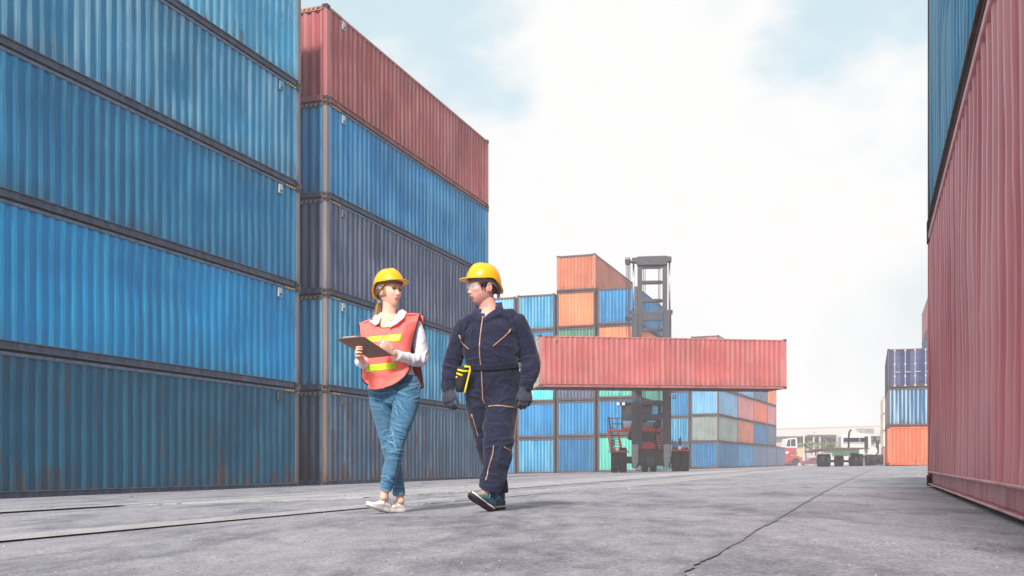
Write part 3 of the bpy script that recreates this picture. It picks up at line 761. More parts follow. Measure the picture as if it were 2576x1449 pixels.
    for px in (x0, x1 - 0.12):
        for y in (y0, y1 - 0.12): mb.box(px, y, zb, px + 0.12, y + 0.12, ztop)
    mb.box(x0 - 0.06, y0 - 0.1, ztop, x1 + 0.06, y1 + 0.1, ztop + 0.14); mb.box(x0, y0 + 0.01, Z(1056), x1, y0 + 0.1, Z(1047))
    mb.build('cab_frame', MACH_DARK, t, bevel=0.02)
    mb = MB(); mb.box(x0 + 0.05, y0 + 0.03, zb, x1 - 0.05, y0 + 0.05, Z(1060)); mb.build('cab_panel', STEP_GREY, t)
    mb = MB(); mb.box(x0 + 0.10, y0 + 0.04, Z(1047), x1 - 0.55, y0 + 0.055, ztop); mb.build('windscreen', GLASS_DARK, t)
    for sx in (x0 + 0.03, x1 - 0.05):
        mb = MB(); mb.box(sx, y0 + 0.1, zb + 0.05, sx + 0.015, y1 - 0.12, ztop); mb.build('side_window', GLASS_DARK, t)
    mb = MB(); xs = X(1615, 2); mb.box(xs - 0.32, 1.75, zb, xs + 0.32, 2.4, zb + 0.45); mb.box(xs - 0.32, 2.3, zb + 0.45, xs + 0.32, 2.46, zb + 0.95); mb.build('driver_seat', MACH_DARK, t, bevel=0.08, seg=2)
    # work lamps on the cab roof and mast
    for a, b in ((1555, 1013.5), (1569, 1013.5)):
        mb = MB(); mb.box(X(a) - 0.09, 0.7, Z(b) - 0.09, X(a) + 0.09, 0.8, Z(b) + 0.09, m=1); mb.box(X(a) - 0.075, 0.69, Z(b) - 0.075, X(a) + 0.075, 0.70, Z(b) + 0.075, m=0); mb.box(X(a) - 0.02, 0.72, ztop - 0.0, X(a) + 0.02, 0.78, Z(b), m=1)
        mb.build('work_lamp', [LAMP, MACH_DARK], t)
    mb = MB(); mb.box(X(1692), 0.1, Z(1003), X(1700), 0.2, Z(995), m=1); mb.box(X(1693.5), 0.09, Z(1001.5), X(1698.5), 0.1, Z(996.5), m=0); mb.box(X(1685), 0.13, Z(1003), X(1693), 0.17, Z(1002), m=1); mb.build('work_lamp', [VENT_GREY, MACH_DARK], t)
    # handrails
    mb = MB()
    for pts in ([(1529, 1085), (1529, 1048)], [(1541, 1083), (1541, 1050)], [(1529, 1050), (1541, 1050), (1565, 1049)], [(1541, 1064), (1565, 1064)], [(1553, 1083), (1553, 1049)], [(1531, 1046), (1536, 1088)], [(1533, 1046), (1538, 1088)], [(1541, 1070), (1549, 1083)]):
        mb.tube([(X(a), 1.0, Z(b)) for a, b in pts], 0.030, 6)
    mb.build('handrail', MACH_DARK, t)
    mb = MB()
    for pts in ([(1687, 1132), (1687, 1112), (1690, 1106), (1694, 1108), (1695, 1132)], [(1697, 1130), (1700, 1108), (1704, 1120), (1706, 1131)], [(1644, 1074), (1648, 1062), (1655, 1058)]): mb.tube([(X(a), 0.9, Z(b)) for a, b in pts], 0.028, 6)
    mb.build('handrail', MACH_DARK, t)
    mb = MB(); mb.tube([(X(1655), 0.8, Z(1072)), (X(1656), 0.8, Z(1058)), (X(1659), 0.8, Z(1054))], 0.07, 8); mb.build('exhaust_pipe', WORN_STEEL, t)
    # ladders with their own rungs
    for (xa, xb, ya, dx, y) in ((1530, 1556, 1087, 8, 0.95), (1653, 1665, 1090, 7, 1.0)):
        ld = MB()
        for q in (xa, xb): ld.beam((X(q), y, Z(ya)), (X(q + dx), y - 0.5, Z(1134)), 0.08, 0.16)
        lo = ld.build('ladder', MACH_RED, t)
        for i in range(7):
            f = i/6.5; yy = ya + 3 + (1133 - ya)*f; mb = MB(); mb.box(X(xa + dx*f) + 0.03, y - 0.5*f - 0.12, Z(yy) - 0.03, X(xb + dx*f) - 0.03, y - 0.5*f + 0.12, Z(yy) + 0.03); mb.build('rung', STEP_GREY, lo)
    mb = MB(); mb.box(X(1537), 0.6, Z(1122), X(1547), 0.75, Z(1106)); mb.build('tool_box', MACH_DARK, t, bevel=0.02)
    # fenders with lamps
    for a, b, yy in ((1532, 1583, 1136), (1684.5, 1732, 1133)):
        mb = MB(); mb.box(X(a), -0.45, Z(yy + 1.6), X(b), 1.1, Z(yy - 1.4)); mb.build('fender', MACH_RED, t, bevel=0.02)
        c = 1553 if a < 1600 else 1708; ca = 1544 if a < 1600 else 1717
        mb = MB(); mb.lathe([(0.001, -0.03), (0.10, -0.03), (0.11, 0.05)], 16, Matrix.Translation((X(c), -0.36, Z(yy - 6))) @ Matrix.Rotation(R(90), 4, 'Z'), m=0); mb.box(X(c) - 0.03, -0.36, Z(yy - 1), X(c) + 0.03, -0.30, Z(yy - 5), m=1); mb.build('headlight', [LAMP, MACH_DARK], t)
        mb = MB(); mb.box(X(ca) - 0.09, -0.38, Z(yy - 8), X(ca) + 0.09, -0.30, Z(yy - 4)); mb.build('indicator_lamp', LAMP_AMBER, t)
    mb = MB(); mb.box(X(1706), -0.2, Z(1120), X(1713), -0.1, Z(1104)); mb.tube([(X(1710), -0.15, Z(1131)), (X(1710), -0.15, Z(1098))], 0.03, 6); mb.build('mirror', MACH_DARK, t)
    # wheels: two front pairs and the steered pair at the rear
    r = 0.72
    for c in (1547, 1567.5, 1701, 1722.5): wheel(t, (X(c), 0.6, r - 0.02), r, 0.47, rim=MACH_DARK)
    for c in (1622, 1643): wheel(t, (X(c, 5.3), 5.3, 0.55), 0.55, 0.42, rim=MACH_DARK)
    return t, base, k
build_lift_truck()
# the carried box
def build_carried():
    k0 = 51.2/FPX; a = Vector(((1357 - 1288)*k0, 51.2, 0)); k1 = 53.7/FPX; b = Vector(((1980 - 1288)*k1, 53.7, 0))
    ang = math.atan2(b.y - a.y, b.x - a.x); L = (b - a).length; nrm = Vector((-math.sin(ang), math.cos(ang), 0))
    c = (a + b)/2 + nrm*1.22; z = EYE + (1172 - 976.0)*((a.y + b.y)/2)/FPX
    t = container('long red container carried across the front of the lift truck', (c.x, c.y, z), ang, BOXRED, L=L, W=2.44, H=2.66, postm=BOXRED, doors=-1, endm=VENT_GREY, marks=-1, near=True, seed=55)
    t.rotation_euler = (0, R(-0.35), ang)
build_carried()

# ------------------------------------------------------------------ far side of the yard
HULL_WHITE = plain('cab_white', (0.66, 0.65, 0.65, 1), 0.4, 0, 0.08, 3)
FLAT_GREEN = plain('trailer_green', (0.06, 0.16, 0.105, 1), 0.6, 0, 0.3, 4)
DECK_BROWN = plain('deck_brown', (0.15, 0.085, 0.085, 1), 0.8, 0, 0.3, 4)
TRUCK_RED = plain('truck_red', (0.42, 0.05, 0.06, 1), 0.35, 0, 0.1, 3)
CAR_RED = plain('car_maroon', (0.17, 0.035, 0.06, 1), 0.25, 0, 0.08, 3, 0.5)
WALL_PALE = plain('building_cream', (0.50, 0.455, 0.43, 1), 0.85, 0, 0.06, 0.5)
ROOF_PALE = plain('roof_sheet', (0.47, 0.43, 0.41, 1), 0.7, 0, 0.08, 0.4)
ROOF_EDGE = plain('roof_edge', (0.30, 0.24, 0.25, 1), 0.7)
SHUTTER = plain('window_dark', (0.05, 0.035, 0.045, 1), 0.4)
POST_WHITE = plain('post_white', (0.62, 0.58, 0.55, 1), 0.6)
PALM = plain('palm_green', (0.10, 0.17, 0.045, 1), 0.6, 0, 0.35, 2)
PALM_TRUNK = plain('palm_trunk', (0.16, 0.12, 0.09, 1), 0.9)
HOSE_YELLOW = plain('boom_yellow', (0.6, 0.45, 0.12, 1), 0.5)

def far_frame(px, Y, dz=0.0):
    x = (px - 1288)/FPX*Y; return Vector((x, Y, gz(x, Y) + dz))

def build_trailer_truck():
    Y = 79.0; k = Y/FPX; b = far_frame(2122, Y); cx = 2122
    X = lambda px, y=0.0: (px - 1288)*(Y + y)/FPX - b.x - 0.139*y
    Z = lambda py, y=0.0: EYE + (1172 - py)*(Y + y)/FPX - b.z
    t = thing('flatbed_truck', 'white-cabbed flatbed truck with green tail, parked facing away', 'truck', b, R(-8))
    mb = MB(); mb.prism([(X(2062), Z(1130)), (X(2066), Z(1128)), (X(2110), Z(1126)), (X(2180), Z(1126.5)), (X(2184), Z(1129)), (X(2070), Z(1132)), (X(2064), Z(1133))], -0.4, 5.2); mb.beam((X(2064), -0.2, Z(1131.5)), (X(2034, 0.6), 0.6, Z(1136.5)), 0.9, 0.12); mb.build('deck', DECK_BROWN, t)
    mb = MB(); mb.box(X(2075), -0.35, Z(1139), X(2158), -0.25, Z(1129)); mb.prism([(X(2096), Z(1137)), (X(2137), Z(1137)), (X(2137), Z(1150)), (X(2133), Z(1151)), (X(2133), Z(1146)), (X(2100), Z(1146)), (X(2100), Z(1151)), (X(2096), Z(1150))], -0.38, -0.28); mb.build('tail_frame', FLAT_GREEN, t)
    mb = MB(); mb.beam((X(2101), -0.2, Z(1138)), (X(2126, 9), 9.0, Z(1138)), 0.2, 0.4); mb.beam((X(2133), -0.2, Z(1138)), (X(2158, 9), 9.0, Z(1138)), 0.2, 0.4); mb.box(X(2085), 0.6, Z(1163), X(2150), 0.9, Z(1157)); mb.box(X(2085), 2.0, Z(1163), X(2150), 2.3, Z(1157)); mb.build('chassis_rail', MACH_DARK, t)
    for x in (2073, 2086.5, 2153, 2166):
        for y in (0.5, 1.9): wheel(t, (X(x), y, 0.49), 0.50, 0.34, rim=DECK_BROWN, lugs=False)
    for x in (2112, 2184): wheel(t, (X(x, 8), 8.0, 0.49), 0.50, 0.34, rim=DECK_BROWN, lugs=False)
    for x in (2104, 2114, 2178, 2189): wheel(t, (X(x, 5.4), 5.4, 0.49), 0.50, 0.34, rim=DECK_BROWN, lugs=False)
    # cab
    mb = MB(); x0, x1 = X(2114, 7.4), X(2188, 7.4); zb, zt_ = Z(1127, 7.4), Z(1092, 7.4)
    pr = [(x0, zb - 0.6), (x0, zt_ - 0.2), (x0 + 0.2, zt_), (x1 - 0.3, zt_), (x1 - 0.05, zt_ - 0.25), (x1, zb - 0.6)]
    mb.prism(pr, 7.4, 9.2); c = mb.build('cab', HULL_WHITE, t, bevel=0.08, seg=3)
    mb = MB(); mb.box(X(2119, 7.4), 7.36, Z(1113, 7.4), X(2172, 7.4), 7.40, Z(1101, 7.4)); w = mb.build('rear_window', GLASS_DARK, c)
    mb = MB()
    for a, bb in (((2119, 1114), (2173, 1112.5)), ((2119, 1101.5), (2173, 1100))): mb.box(X(a[0], 7.4), 7.33, Z(a[1], 7.4), X(bb[0], 7.4), 7.37, Z(bb[1], 7.4))
    mb.box(X(2118, 7.4), 7.33, Z(1114, 7.4), X(2119.5, 7.4), 7.37, Z(1100, 7.4)); mb.box(X(2171, 7.4), 7.33, Z(1114, 7.4), X(2173, 7.4), 7.37, Z(1100, 7.4)); mb.box(X(2158, 7.4), 7.335, Z(1112.5, 7.4), X(2159, 7.4), 7.365, Z(1101.5, 7.4)); mb.build('window_trim', HULL_WHITE, w)
    mb = MB(); mb.box(x1 + 0.002, 7.8, Z(1112, 7.4), x1 + 0.02, 8.9, Z(1099, 7.4)); mb.build('door_window', GLASS_DARK, c)
    mb = MB(); mb.tube([(X(2133, 7), 7.1, Z(1128, 7)), (X(2133, 7), 7.1, Z(1094, 7)), (X(2134.5, 7), 7.1, Z(1087, 7)), (X(2139, 7), 7.1, Z(1081, 7))], 0.075, 8); mb.build('exhaust_stack', MACH_DARK, t, smooth=True)
    mb = MB(); mb.box(X(2172, 7), 6.9, Z(1130, 7), X(2179, 7), 7.3, Z(1098, 7)); mb.build('air_intake', MACH_DARK, t, bevel=0.03)
    mb = MB(); mb.box(X(2192, 8.7), 8.6, Z(1111, 8.7), X(2197, 8.7), 8.75, Z(1099, 8.7)); mb.tube([(X(2184, 8.7), 8.7, Z(1100, 8.7)), (X(2195, 8.7), 8.7, Z(1099.5, 8.7))], 0.03, 6); mb.build('wing_mirror', MACH_DARK, t)
    for x in (2106, 2128):
        mb = MB(); mb.box(X(x), -0.42, Z(1143), X(x + 4), -0.385, Z(1141)); mb.build('tail_lamp', LAMP_AMBER, t)
build_trailer_truck()

def build_red_truck():
    Y = 141.0; k = Y/FPX; b = far_frame(1995, Y); cx = 1995
    X = lambda px: (px - cx)*k
    Z = lambda py: EYE + (1172 - py)*k - b.z
    t = thing('yard_tractor', 'red yard tractor with a tall dark-glazed cab at the end of the far stacks', 'tractor', b, R(4))
    mb = MB(); mb.prism([(X(1974), Z(1164)), (X(1985), Z(1167)), (X(1986), Z(1152)), (X(1992), Z(1146)), (X(2010), Z(1146)), (X(2012), Z(1150)), (X(2018.5), Z(1150)), (X(2018.5), Z(1164)), (X(2013), Z(1164)), (X(2011), Z(1156)), (X(2006), Z(1153)), (X(1999), Z(1153)), (X(1993), Z(1157)), (X(1991), Z(1168)), (X(1976), Z(1168))][::-1], 0, 2.4); mb.build('chassis', TRUCK_RED, t, bevel=0.05)
    mb = MB(); mb.prism([(X(1975), Z(1166)), (X(1984), Z(1166)), (X(1988), Z(1146)), (X(2004), Z(1133)), (X(2006), Z(1127)), (X(1975), Z(1127))], 0.1, 2.3); mb.build('front_body', TRUCK_RED, t, bevel=0.05)
    mb = MB(); mb.prism([(X(1976), Z(1127)), (X(2007), Z(1127)), (X(2006), Z(1101)), (X(1981), Z(1104))], 0.1, 2.3); c = mb.build('cab', HULL_WHITE, t, bevel=0.06)
    mb = MB(); mb.prism([(X(1978), Z(1122)), (X(1988), Z(1122.5)), (X(1988.5), Z(1105)), (X(1982.5), Z(1106))], 0.04, 0.09); mb.prism([(X(1990), Z(1122)), (X(2002), Z(1122)), (X(2001.5), Z(1104)), (X(1990.5), Z(1105))], 0.04, 0.09); mb.build('cab_window', GLASS_DARK, c)
    wheel(t, (X(2001), 0.25, 0.5), 0.52, 0.36, axis='y', rim=STEP_GREY, lugs=False); wheel(t, (X(2001), 2.15, 0.5), 0.52, 0.36, axis='y', rim=STEP_GREY, lugs=False)
    wheel(t, (X(1979), 0.3, 0.5), 0.50, 0.34, axis='y', rim=STEP_GREY, lugs=False)
    mb = MB(); mb.prism([(X(1976), Z(1141)), (X(1982), Z(1141)), (X(1984), Z(1136)), (X(1977), Z(1136))], 0.05, 0.1); mb.build('headlight', LAMP, t)
    mb = MB(); mb.beam((X(2007), 1.0, Z(1146)), (X(2033), 1.4, Z(1126)), 0.25, 0.25); mb.beam((X(2000), 1.0, Z(1141)), (X(2012), 1.2, Z(1137)), 0.3, 0.3); mb.build('boom', HOSE_YELLOW, t)
    # car
    Y2 = 150.0; k2 = Y2/FPX; b2 = far_frame(2045, Y2); X2 = lambda px: (px - 2045)*k2; Z2 = lambda py: EYE + (1171 - py)*k2 - b2.z
    t = thing('parked_car', 'maroon sport utility car parked between the tractor and the flatbed truck', 'car', b2, R(2))
    mb = MB(); mb.prism([(X2(2023), Z2(1168)), (X2(2023), Z2(1160)), (X2(2032), Z2(1157)), (X2(2041), Z2(1150.5)), (X2(2058), Z2(1149)), (X2(2067), Z2(1156)), (X2(2068), Z2(1167))][::-1], 0, 1.8); bd = mb.build('body', CAR_RED, t, bevel=0.08, seg=3)
    mb = MB(); mb.prism([(X2(2036), Z2(1157)), (X2(2042), Z2(1152)), (X2(2048), Z2(1151.6)), (X2(2048), Z2(1157))], -0.02, 0.0); mb.prism([(X2(2049), Z2(1157)), (X2(2049), Z2(1151.6)), (X2(2056.5), Z2(1151)), (X2(2062), Z2(1156.5))], -0.02, 0.0); mb.build('side_window', GLASS_DARK, bd)
    for x in (2029, 2060):
        for y in (0.12, 1.66): wheel(t, (X2(x), y, 0.33), 0.35, 0.22, axis='y', rim=CHROME, lugs=False)
    mb = MB(); mb.box(X2(2024), -0.03, Z2(1168.5), X2(2066), 0.0, Z2(1166.5)); mb.build('side_step', STEP_GREY, t)
build_red_truck()

def build_far_building():
    Y = 175.0; k = Y/FPX; b = far_frame(2080, Y); b.z = 0.25; cx = 2080
    X = lambda px: (px - cx)*k
    Z = lambda py: EYE + (1172 - py)*k - b.z
    t = thing('warehouse', 'long low cream warehouse with a pale roof across the end of the yard', 'warehouse', b, 0)
    mb = MB(); mb.box(X(1850), 0, -0.5, X(2330), 12, Z(1097)); w = mb.build('wall', WALL_PALE, t)
    mb = MB(); mb.add([(X(1850), -1.2, Z(1098)), (X(2330), -1.2, Z(1094)), (X(2330), 9, Z(1065)), (X(1850), 9, Z(1079)), (X(1850), -1.2, Z(1099.5)), (X(2330), -1.2, Z(1095.5)), (X(2330), 9, Z(1066.5)), (X(1850), 9, Z(1080.5))], [(0,1,2,3),(4,7,6,5),(0,4,5,1),(1,5,6,2),(2,6,7,3),(3,7,4,0)]); rf = mb.build('roof', ROOF_PALE, t)
    mb = MB(); mb.beam((X(1850), 8.9, Z(1078.6)), (X(2330), 8.9, Z(1064.6)), 0.25, 0.12); mb.build('ridge_cap', ROOF_EDGE, rf)
    for i in range(34):
        f = (i + 0.5)/34; x = X(1850 + 480*f); mb = MB(); mb.beam((x, -1.15, Z(1098 - 4*f) + 0.05), (x, 8.8, Z(1079 - 14*f) + 0.05), 0.05, 0.05); mb.build('roof_seam', ROOF_PALE, rf)
    mb = MB(); mb.prism([(X(2058), Z(1086)), (X(2070), Z(1092)), (X(2070), Z(1093))], -0.0, 0.0) if False else None
    # gabled vent with louvres
    gv = MB(); gv.prism([(X(2168), Z(1091)), (X(2186), Z(1091)), (X(2177), Z(1076))], 1.0, 5.0); g = gv.build('roof_vent', ROOF_EDGE, rf)
    mb = MB(); mb.box(X(2178), 0.8, Z(1093), X(2203), 4.2, Z(1076)); pn = mb.build('vent_panel', ROOF_PALE, rf)
    for i in range(5): mb = MB(); mb.box(X(2179), 0.7, Z(1092 - i*3.2), X(2202), 0.8, Z(1090.6 - i*3.2)); mb.build('louvre', ROOF_EDGE, pn)
    mb = MB(); mb.prism([(X(2053), Z(1085.5)), (X(2066), Z(1092)), (X(2070), Z(1091.5)), (X(2060), Z(1085))], 2.0, 3.0); mb.build('skylight', ROOF_EDGE, rf)
    # open bays, doors, windows
    for x0, x1, y0, y1 in ((2006, 2024, 1126, 1101), (2026, 2056, 1128, 1102), (2058, 2092, 1128, 1102), (2094, 2112, 1126, 1102), (2192, 2222, 1120, 1106)):
        mb = MB(); mb.box(X(x0), -0.06, Z(y1 + (y0 - y1)), X(x1), -0.02, Z(y1)); win = mb.build('window', SHUTTER, t)
        mb = MB(); mb.box(X(x0) - 0.1, -0.1, Z(y1), X(x1) + 0.1, -0.02, Z(y1 - 1.2)); mb.build('lintel', POST_WHITE, win); mb = MB(); mb.box(X(x0) - 0.1, -0.1, Z(y0 + 1), X(x1) + 0.1, -0.02, Z(y0)); mb.build('sill', POST_WHITE, win)
        for q in range(1, int((x1 - x0)/7)):
            mb = MB(); xx = X(x0 + q*7); mb.box(xx - 0.06, -0.09, Z(y0), xx + 0.06, -0.065, Z(y1)); mb.build('mullion', ROOF_EDGE, win)
    mb = MB(); mb.box(X(2024), -3.2, Z(1099.5), X(2090), -0.1, Z(1095)); mb.build('porch_roof', DECK_BROWN, t)
    mb = MB(); mb.box(X(2060), -0.3, Z(1124), X(2078), -0.1, Z(1105)); dr = mb.build('door', POST_WHITE, t)
    mb = MB(); mb.box(X(2063), -0.34, Z(1123), X(2074), -0.31, Z(1107)); mb.build('pane', GLASS_DARK, dr)
    for x in (2009.5, 2034, 2049, 2092): mb = MB(); mb.tube([(X(x), -3.0, -0.3), (X(x), -3.0, Z(1097))], 0.13, 8); mb.build('porch_post', POST_WHITE, t)
    # low white yard wall
    mb = MB(); mb.box(X(2000), -9.0, -0.4, X(2110), -8.7, 1.6)
    w = mb.build('yard_wall', POST_WHITE); w.location = b; tag(w, 'low whitewashed wall between the warehouse and the parked car', 'wall')
    # palms in front of the porch
    rnd = random.Random(3)
    for i, (px, py, lb) in enumerate(((2026, 1121, 'bushy young palm left of the warehouse door'), (2051, 1117, 'second young palm, beside the slender warehouse post'), (2094, 1120, 'low palm right of the warehouse door'))):
        p = Vector(((px - cx)*k*0.955 + b.x*0.955, b.y*0.955 + 0.0, 0)); p.z = b.z
        pt_ = thing('palm', lb, 'palm', p, 0, 'palms in front of the warehouse')
        h = EYE + (1172 - py)*k*0.955 - p.z
        mb = MB(); mb.tube([(0, 0, -0.3), (0.1, 0, h*0.5), (0, 0, h)], [0.16, 0.13, 0.11], 8); mb.build('trunk', PALM_TRUNK, pt_)
        for q in range(13):
            a = 2*math.pi*q/13 + rnd.uniform(-0.2, 0.2); ln = rnd.uniform(1.3, 2.0); up = rnd.uniform(0.15, 0.75); mb = MB(); L, Rr, Md = [], [], []
            for s in range(7):
                f = s/6; r_ = ln*f; zz = h + up*ln*f*1.3 - 0.95*ln*f*f*0.8; wd = 0.20*math.sin(math.pi*min(1, 0.12 + f*0.88))
                c, sn = math.cos(a), math.sin(a); Md.append(Vector((c*r_, sn*r_, zz))); L.append(Vector((c*r_ - sn*wd, sn*r_ + c*wd, zz - wd*0.7))); Rr.append(Vector((c*r_ + sn*wd, sn*r_ - c*wd, zz - wd*0.7)))
            mb.sheet([L, Md, Rr]); mb.build('frond', PALM, pt_)
    # pink box parked left of the building, dark trailer bogie on the right
    container('pink container parked in front of the warehouse by the red tractor', (far_frame(1950, 160).x, 160, far_frame(1950, 160).z + 0.7), R(8), PINKRED, L=6.06, W=2.44, H=2.6, postm=PINKRED, group=None)
    Y3 = 96.0; b3 = far_frame(2199, Y3)
    t3 = thing('trailer_bogie', 'dark trailer running gear parked just right of the flatbed truck', 'trailer', b3, R(-8)); k3 = Y3/FPX
    for x in (-0.45, 0.0, 0.62): wheel(t3, (x, 0, 0.5), 0.5, 0.32, rim=HULL_WHITE, lugs=False)
    for x in (-0.3, 0.5): wheel(t3, (x, 1.4, 0.5), 0.5, 0.32, rim=HULL_WHITE, lugs=False)
    mb = MB(); mb.box(-0.6, -0.3, 0.7, 0.75, 3.0, 0.95); mb.build('chassis', MACH_DARK, t3, bevel=0.03)
    mb = MB(); mb.prism([(-0.2, 0.95), (0.7, 0.95), (0.7, 2.0), (0.35, 2.05), (0.1, 1.5), (-0.2, 1.3)], 0.2, 2.2); mb.build('winch_body', HULL_WHITE, t3, bevel=0.05)
    mb = MB(); mb.lathe([(0.12, -0.1), (0.38, -0.1), (0.38, 0.1), (0.12, 0.1)], 18, Matrix.Translation((-0.1, 0.0, 1.35)) @ Matrix.Rotation(R(90), 4, 'Z')); mb.build('hose_reel', HULL_WHITE, t3)
    mb = MB(); mb.box(0.2, 0.0, 1.2, 0.45, 0.15, 2.3); mb.build('control_post', MACH_DARK, t3)
build_far_building()
# ------------------------------------------------------------------ people
DP = 7.5                                   # the walkers' distance from the eye
KP = DP/FPX
def pt(x, y, dy=0.0):
    Y = DP + dy; return Vector(((x - 1288)/FPX*Y, Y, EYE + (1172 - y)/FPX*Y))

def catmull(keys, n=4):
    """keys: rows of numbers; returns a smooth resampling"""
    K = [np.array(k, float) for k in keys]; out = []
    for i in range(len(K) - 1):
        p0 = K[max(0, i-1)]; p1 = K[i]; p2 = K[i+1]; p3 = K[min(len(K)-1, i+2)]
        for s in range(n):
            t = s/n; out.append(0.5*((2*p1) + (-p0+p2)*t + (2*p0-5*p1+4*p2-p3)*t*t + (-p0+3*p1-3*p2+p3)*t**3))
    out.append(K[-1]); return out

def limb(mb, keys, n=22, sub=4, world=True, upright=False, cap=0.5):
    """keys: (px, py, dy, rx_px, ratio of depth) along a limb or trunk"""
    rows = []
    for k in keys:
        p = pt(k[0], k[1], k[2]); rows.append((p.x, p.y, p.z, k[3]*KP, k[3]*KP*(k[4] if len(k) > 4 else 1.0)))
    return limb_m(mb, rows, n, sub, upright, cap)

def limb_m(mb, rows, n=16, sub=4, upright=False, cap=0.5):
    S = catmull(rows, sub); rings = []
    P = [Vector(s[:3]) for s in S]
    # rounded ends
    for i, s in enumerate(S):
        t = (P[min(i+1, len(P)-1)] - P[max(i-1, 0)]).normalized()
        if upright: t = Vector((0, 0, 1 if t.z > 0 else -1))
        a = t.cross(Vector((0, 1, 0)))
        if a.length < 0.15: a = t.cross(Vector((0, 0, 1)))
        a.normalize(); b = a.cross(t).normalized()
        def ring(c, f): return [c + a*(s[3]*f*math.cos(2*math.pi*k/n)) + b*(s[4]*f*math.sin(2*math.pi*k/n)) for k in range(n)]
        if i == 0: rings += [ring(P[0] - t*min(s[3], s[4])*0.5, 0.55), ring(P[0] - t*min(s[3], s[4])*0.25, 0.85)]
        rings.append(ring(P[i], 1.0))
        if i == len(S) - 1: rings += [ring(P[i] + t*min(s[3], s[4])*cap*0.5, 0.85 if cap > 0.3 else 0.99), ring(P[i] + t*min(s[3], s[4])*cap, 0.55 if cap > 0.3 else 0.9)]
    mb.loft(rings); return mb

def blob(mb, c, r, M3=None, n=16, m=14):
    rings = []
    for i in range(1, m):
        th = math.pi*i/m; ring = []
        for k in range(n):
            v = Vector((r[0]*math.sin(th)*math.cos(2*math.pi*k/n), r[1]*math.sin(th)*math.sin(2*math.pi*k/n), r[2]*math.cos(th)))
            ring.append(c + (M3 @ v if M3 is not None else v))
        rings.append(ring)
    return mb.loft(rings)

def fuse(mb, voxel, iters=3):
    """melt overlapping closed shapes into one continuous skin"""
    me = bpy.data.meshes.new('tmp'); me.from_pydata([tuple(v) for v in mb.v], [], mb.f)
    bm = bmesh.new(); bm.from_mesh(me); bmesh.ops.recalc_face_normals(bm, faces=bm.faces[:]); bm.to_mesh(me); bm.free()
    o = bpy.data.objects.new('tmp', me); COL.objects.link(o)
    md = o.modifiers.new('r', 'REMESH'); md.mode = 'VOXEL'; md.voxel_size = voxel; md.adaptivity = 0
    dg = bpy.context.evaluated_depsgraph_get(); ev = o.evaluated_get(dg); r = bpy.data.meshes.new_from_object(ev)
    bpy.data.objects.remove(o); bpy.data.meshes.remove(me)
    n = len(r.vertices); co = np.empty(n*3); r.vertices.foreach_get('co', co); co = co.reshape(-1, 3)
    ne = len(r.edges); ed = np.empty(ne*2, dtype=np.int64); r.edges.foreach_get('vertices', ed); ed = ed.reshape(-1, 2)
    deg = np.bincount(ed.ravel(), minlength=n).astype(float)
    for _ in range(iters):
        acc = np.zeros_like(co)
        for k in range(3): acc[:, k] = np.bincount(ed[:, 0], co[ed[:, 1], k], n) + np.bincount(ed[:, 1], co[ed[:, 0], k], n)
        co = 0.5*co + 0.5*acc/np.maximum(deg, 1)[:, None]
    r.vertices.foreach_set('co', co.ravel()); r.update(); return r

def displace(me, fn):
    n = len(me.vertices); co = np.empty(n*3); me.vertices.foreach_get('co', co); co = co.reshape(-1, 3)
    no = np.empty(n*3); me.vertex_normals.foreach_get('vector', no); no = no.reshape(-1, 3)
    co = co + no*fn(co, no)[:, None]; me.vertices.foreach_set('co', co.ravel()); me.update()

def finish(me, name, mats, parent, pick=None):
    """link a fused skin under its person; pick chooses a material per face"""
    me.name = name; me.materials.clear()
    nf = len(me.polygons)
    if pick is not None:
        c = np.empty(nf*3); me.polygons.foreach_get('center', c); idx = pick(c.reshape(-1, 3)).astype(np.int32)
    else: idx = np.zeros(nf, dtype=np.int32)
    for m in (mats if isinstance(mats, (list, tuple)) else [mats]): me.materials.append(m)
    me.polygons.foreach_set('material_index', idx); me.polygons.foreach_set('use_smooth', np.ones(nf, dtype=bool))
    o = bpy.data.objects.new(name, me); COL.objects.link(o); o.parent = parent
    o.location = -parent.location; return o

def put(mb, name, mats, parent, smooth=True, **kw):
    o = mb.build(name, mats, parent, smooth, **kw); o.location = -parent.location; return o

def bvh_of(*objs):
    vs, fs = [], []
    for o in objs:
        off = len(vs); mw = Matrix.Translation(Vector(o.location) + (o.parent.location if o.parent else Vector()))
        vs += [mw @ v.co for v in o.data.vertices]; fs += [tuple(i + off for i in p.vertices) for p in o.data.polygons]
    return BVHTree.FromPolygons(vs, fs)

CAMP = Vector((0, 0, EYE))
def on_surface(bv, x, y, lift=0.003):
    d = Vector(((x - 1288)/FPX, 1.0, (1172 - y)/FPX)).normalized(); h = bv.ray_cast(CAMP, d)
    return (h[0] - d*lift) if h[0] is not None else None

def trace(bv, pts, lift=0.003, step=6.0):
    out = []
    for i in range(len(pts) - 1):
        a, b = pts[i], pts[i+1]; n = max(1, int(math.hypot(b[0]-a[0], b[1]-a[1])/step))
        for k in range(n + (1 if i == len(pts)-2 else 0)):
            q = on_surface(bv, a[0] + (b[0]-a[0])*k/n, a[1] + (b[1]-a[1])*k/n, lift)
            if q is not None: out.append(q)
    return out

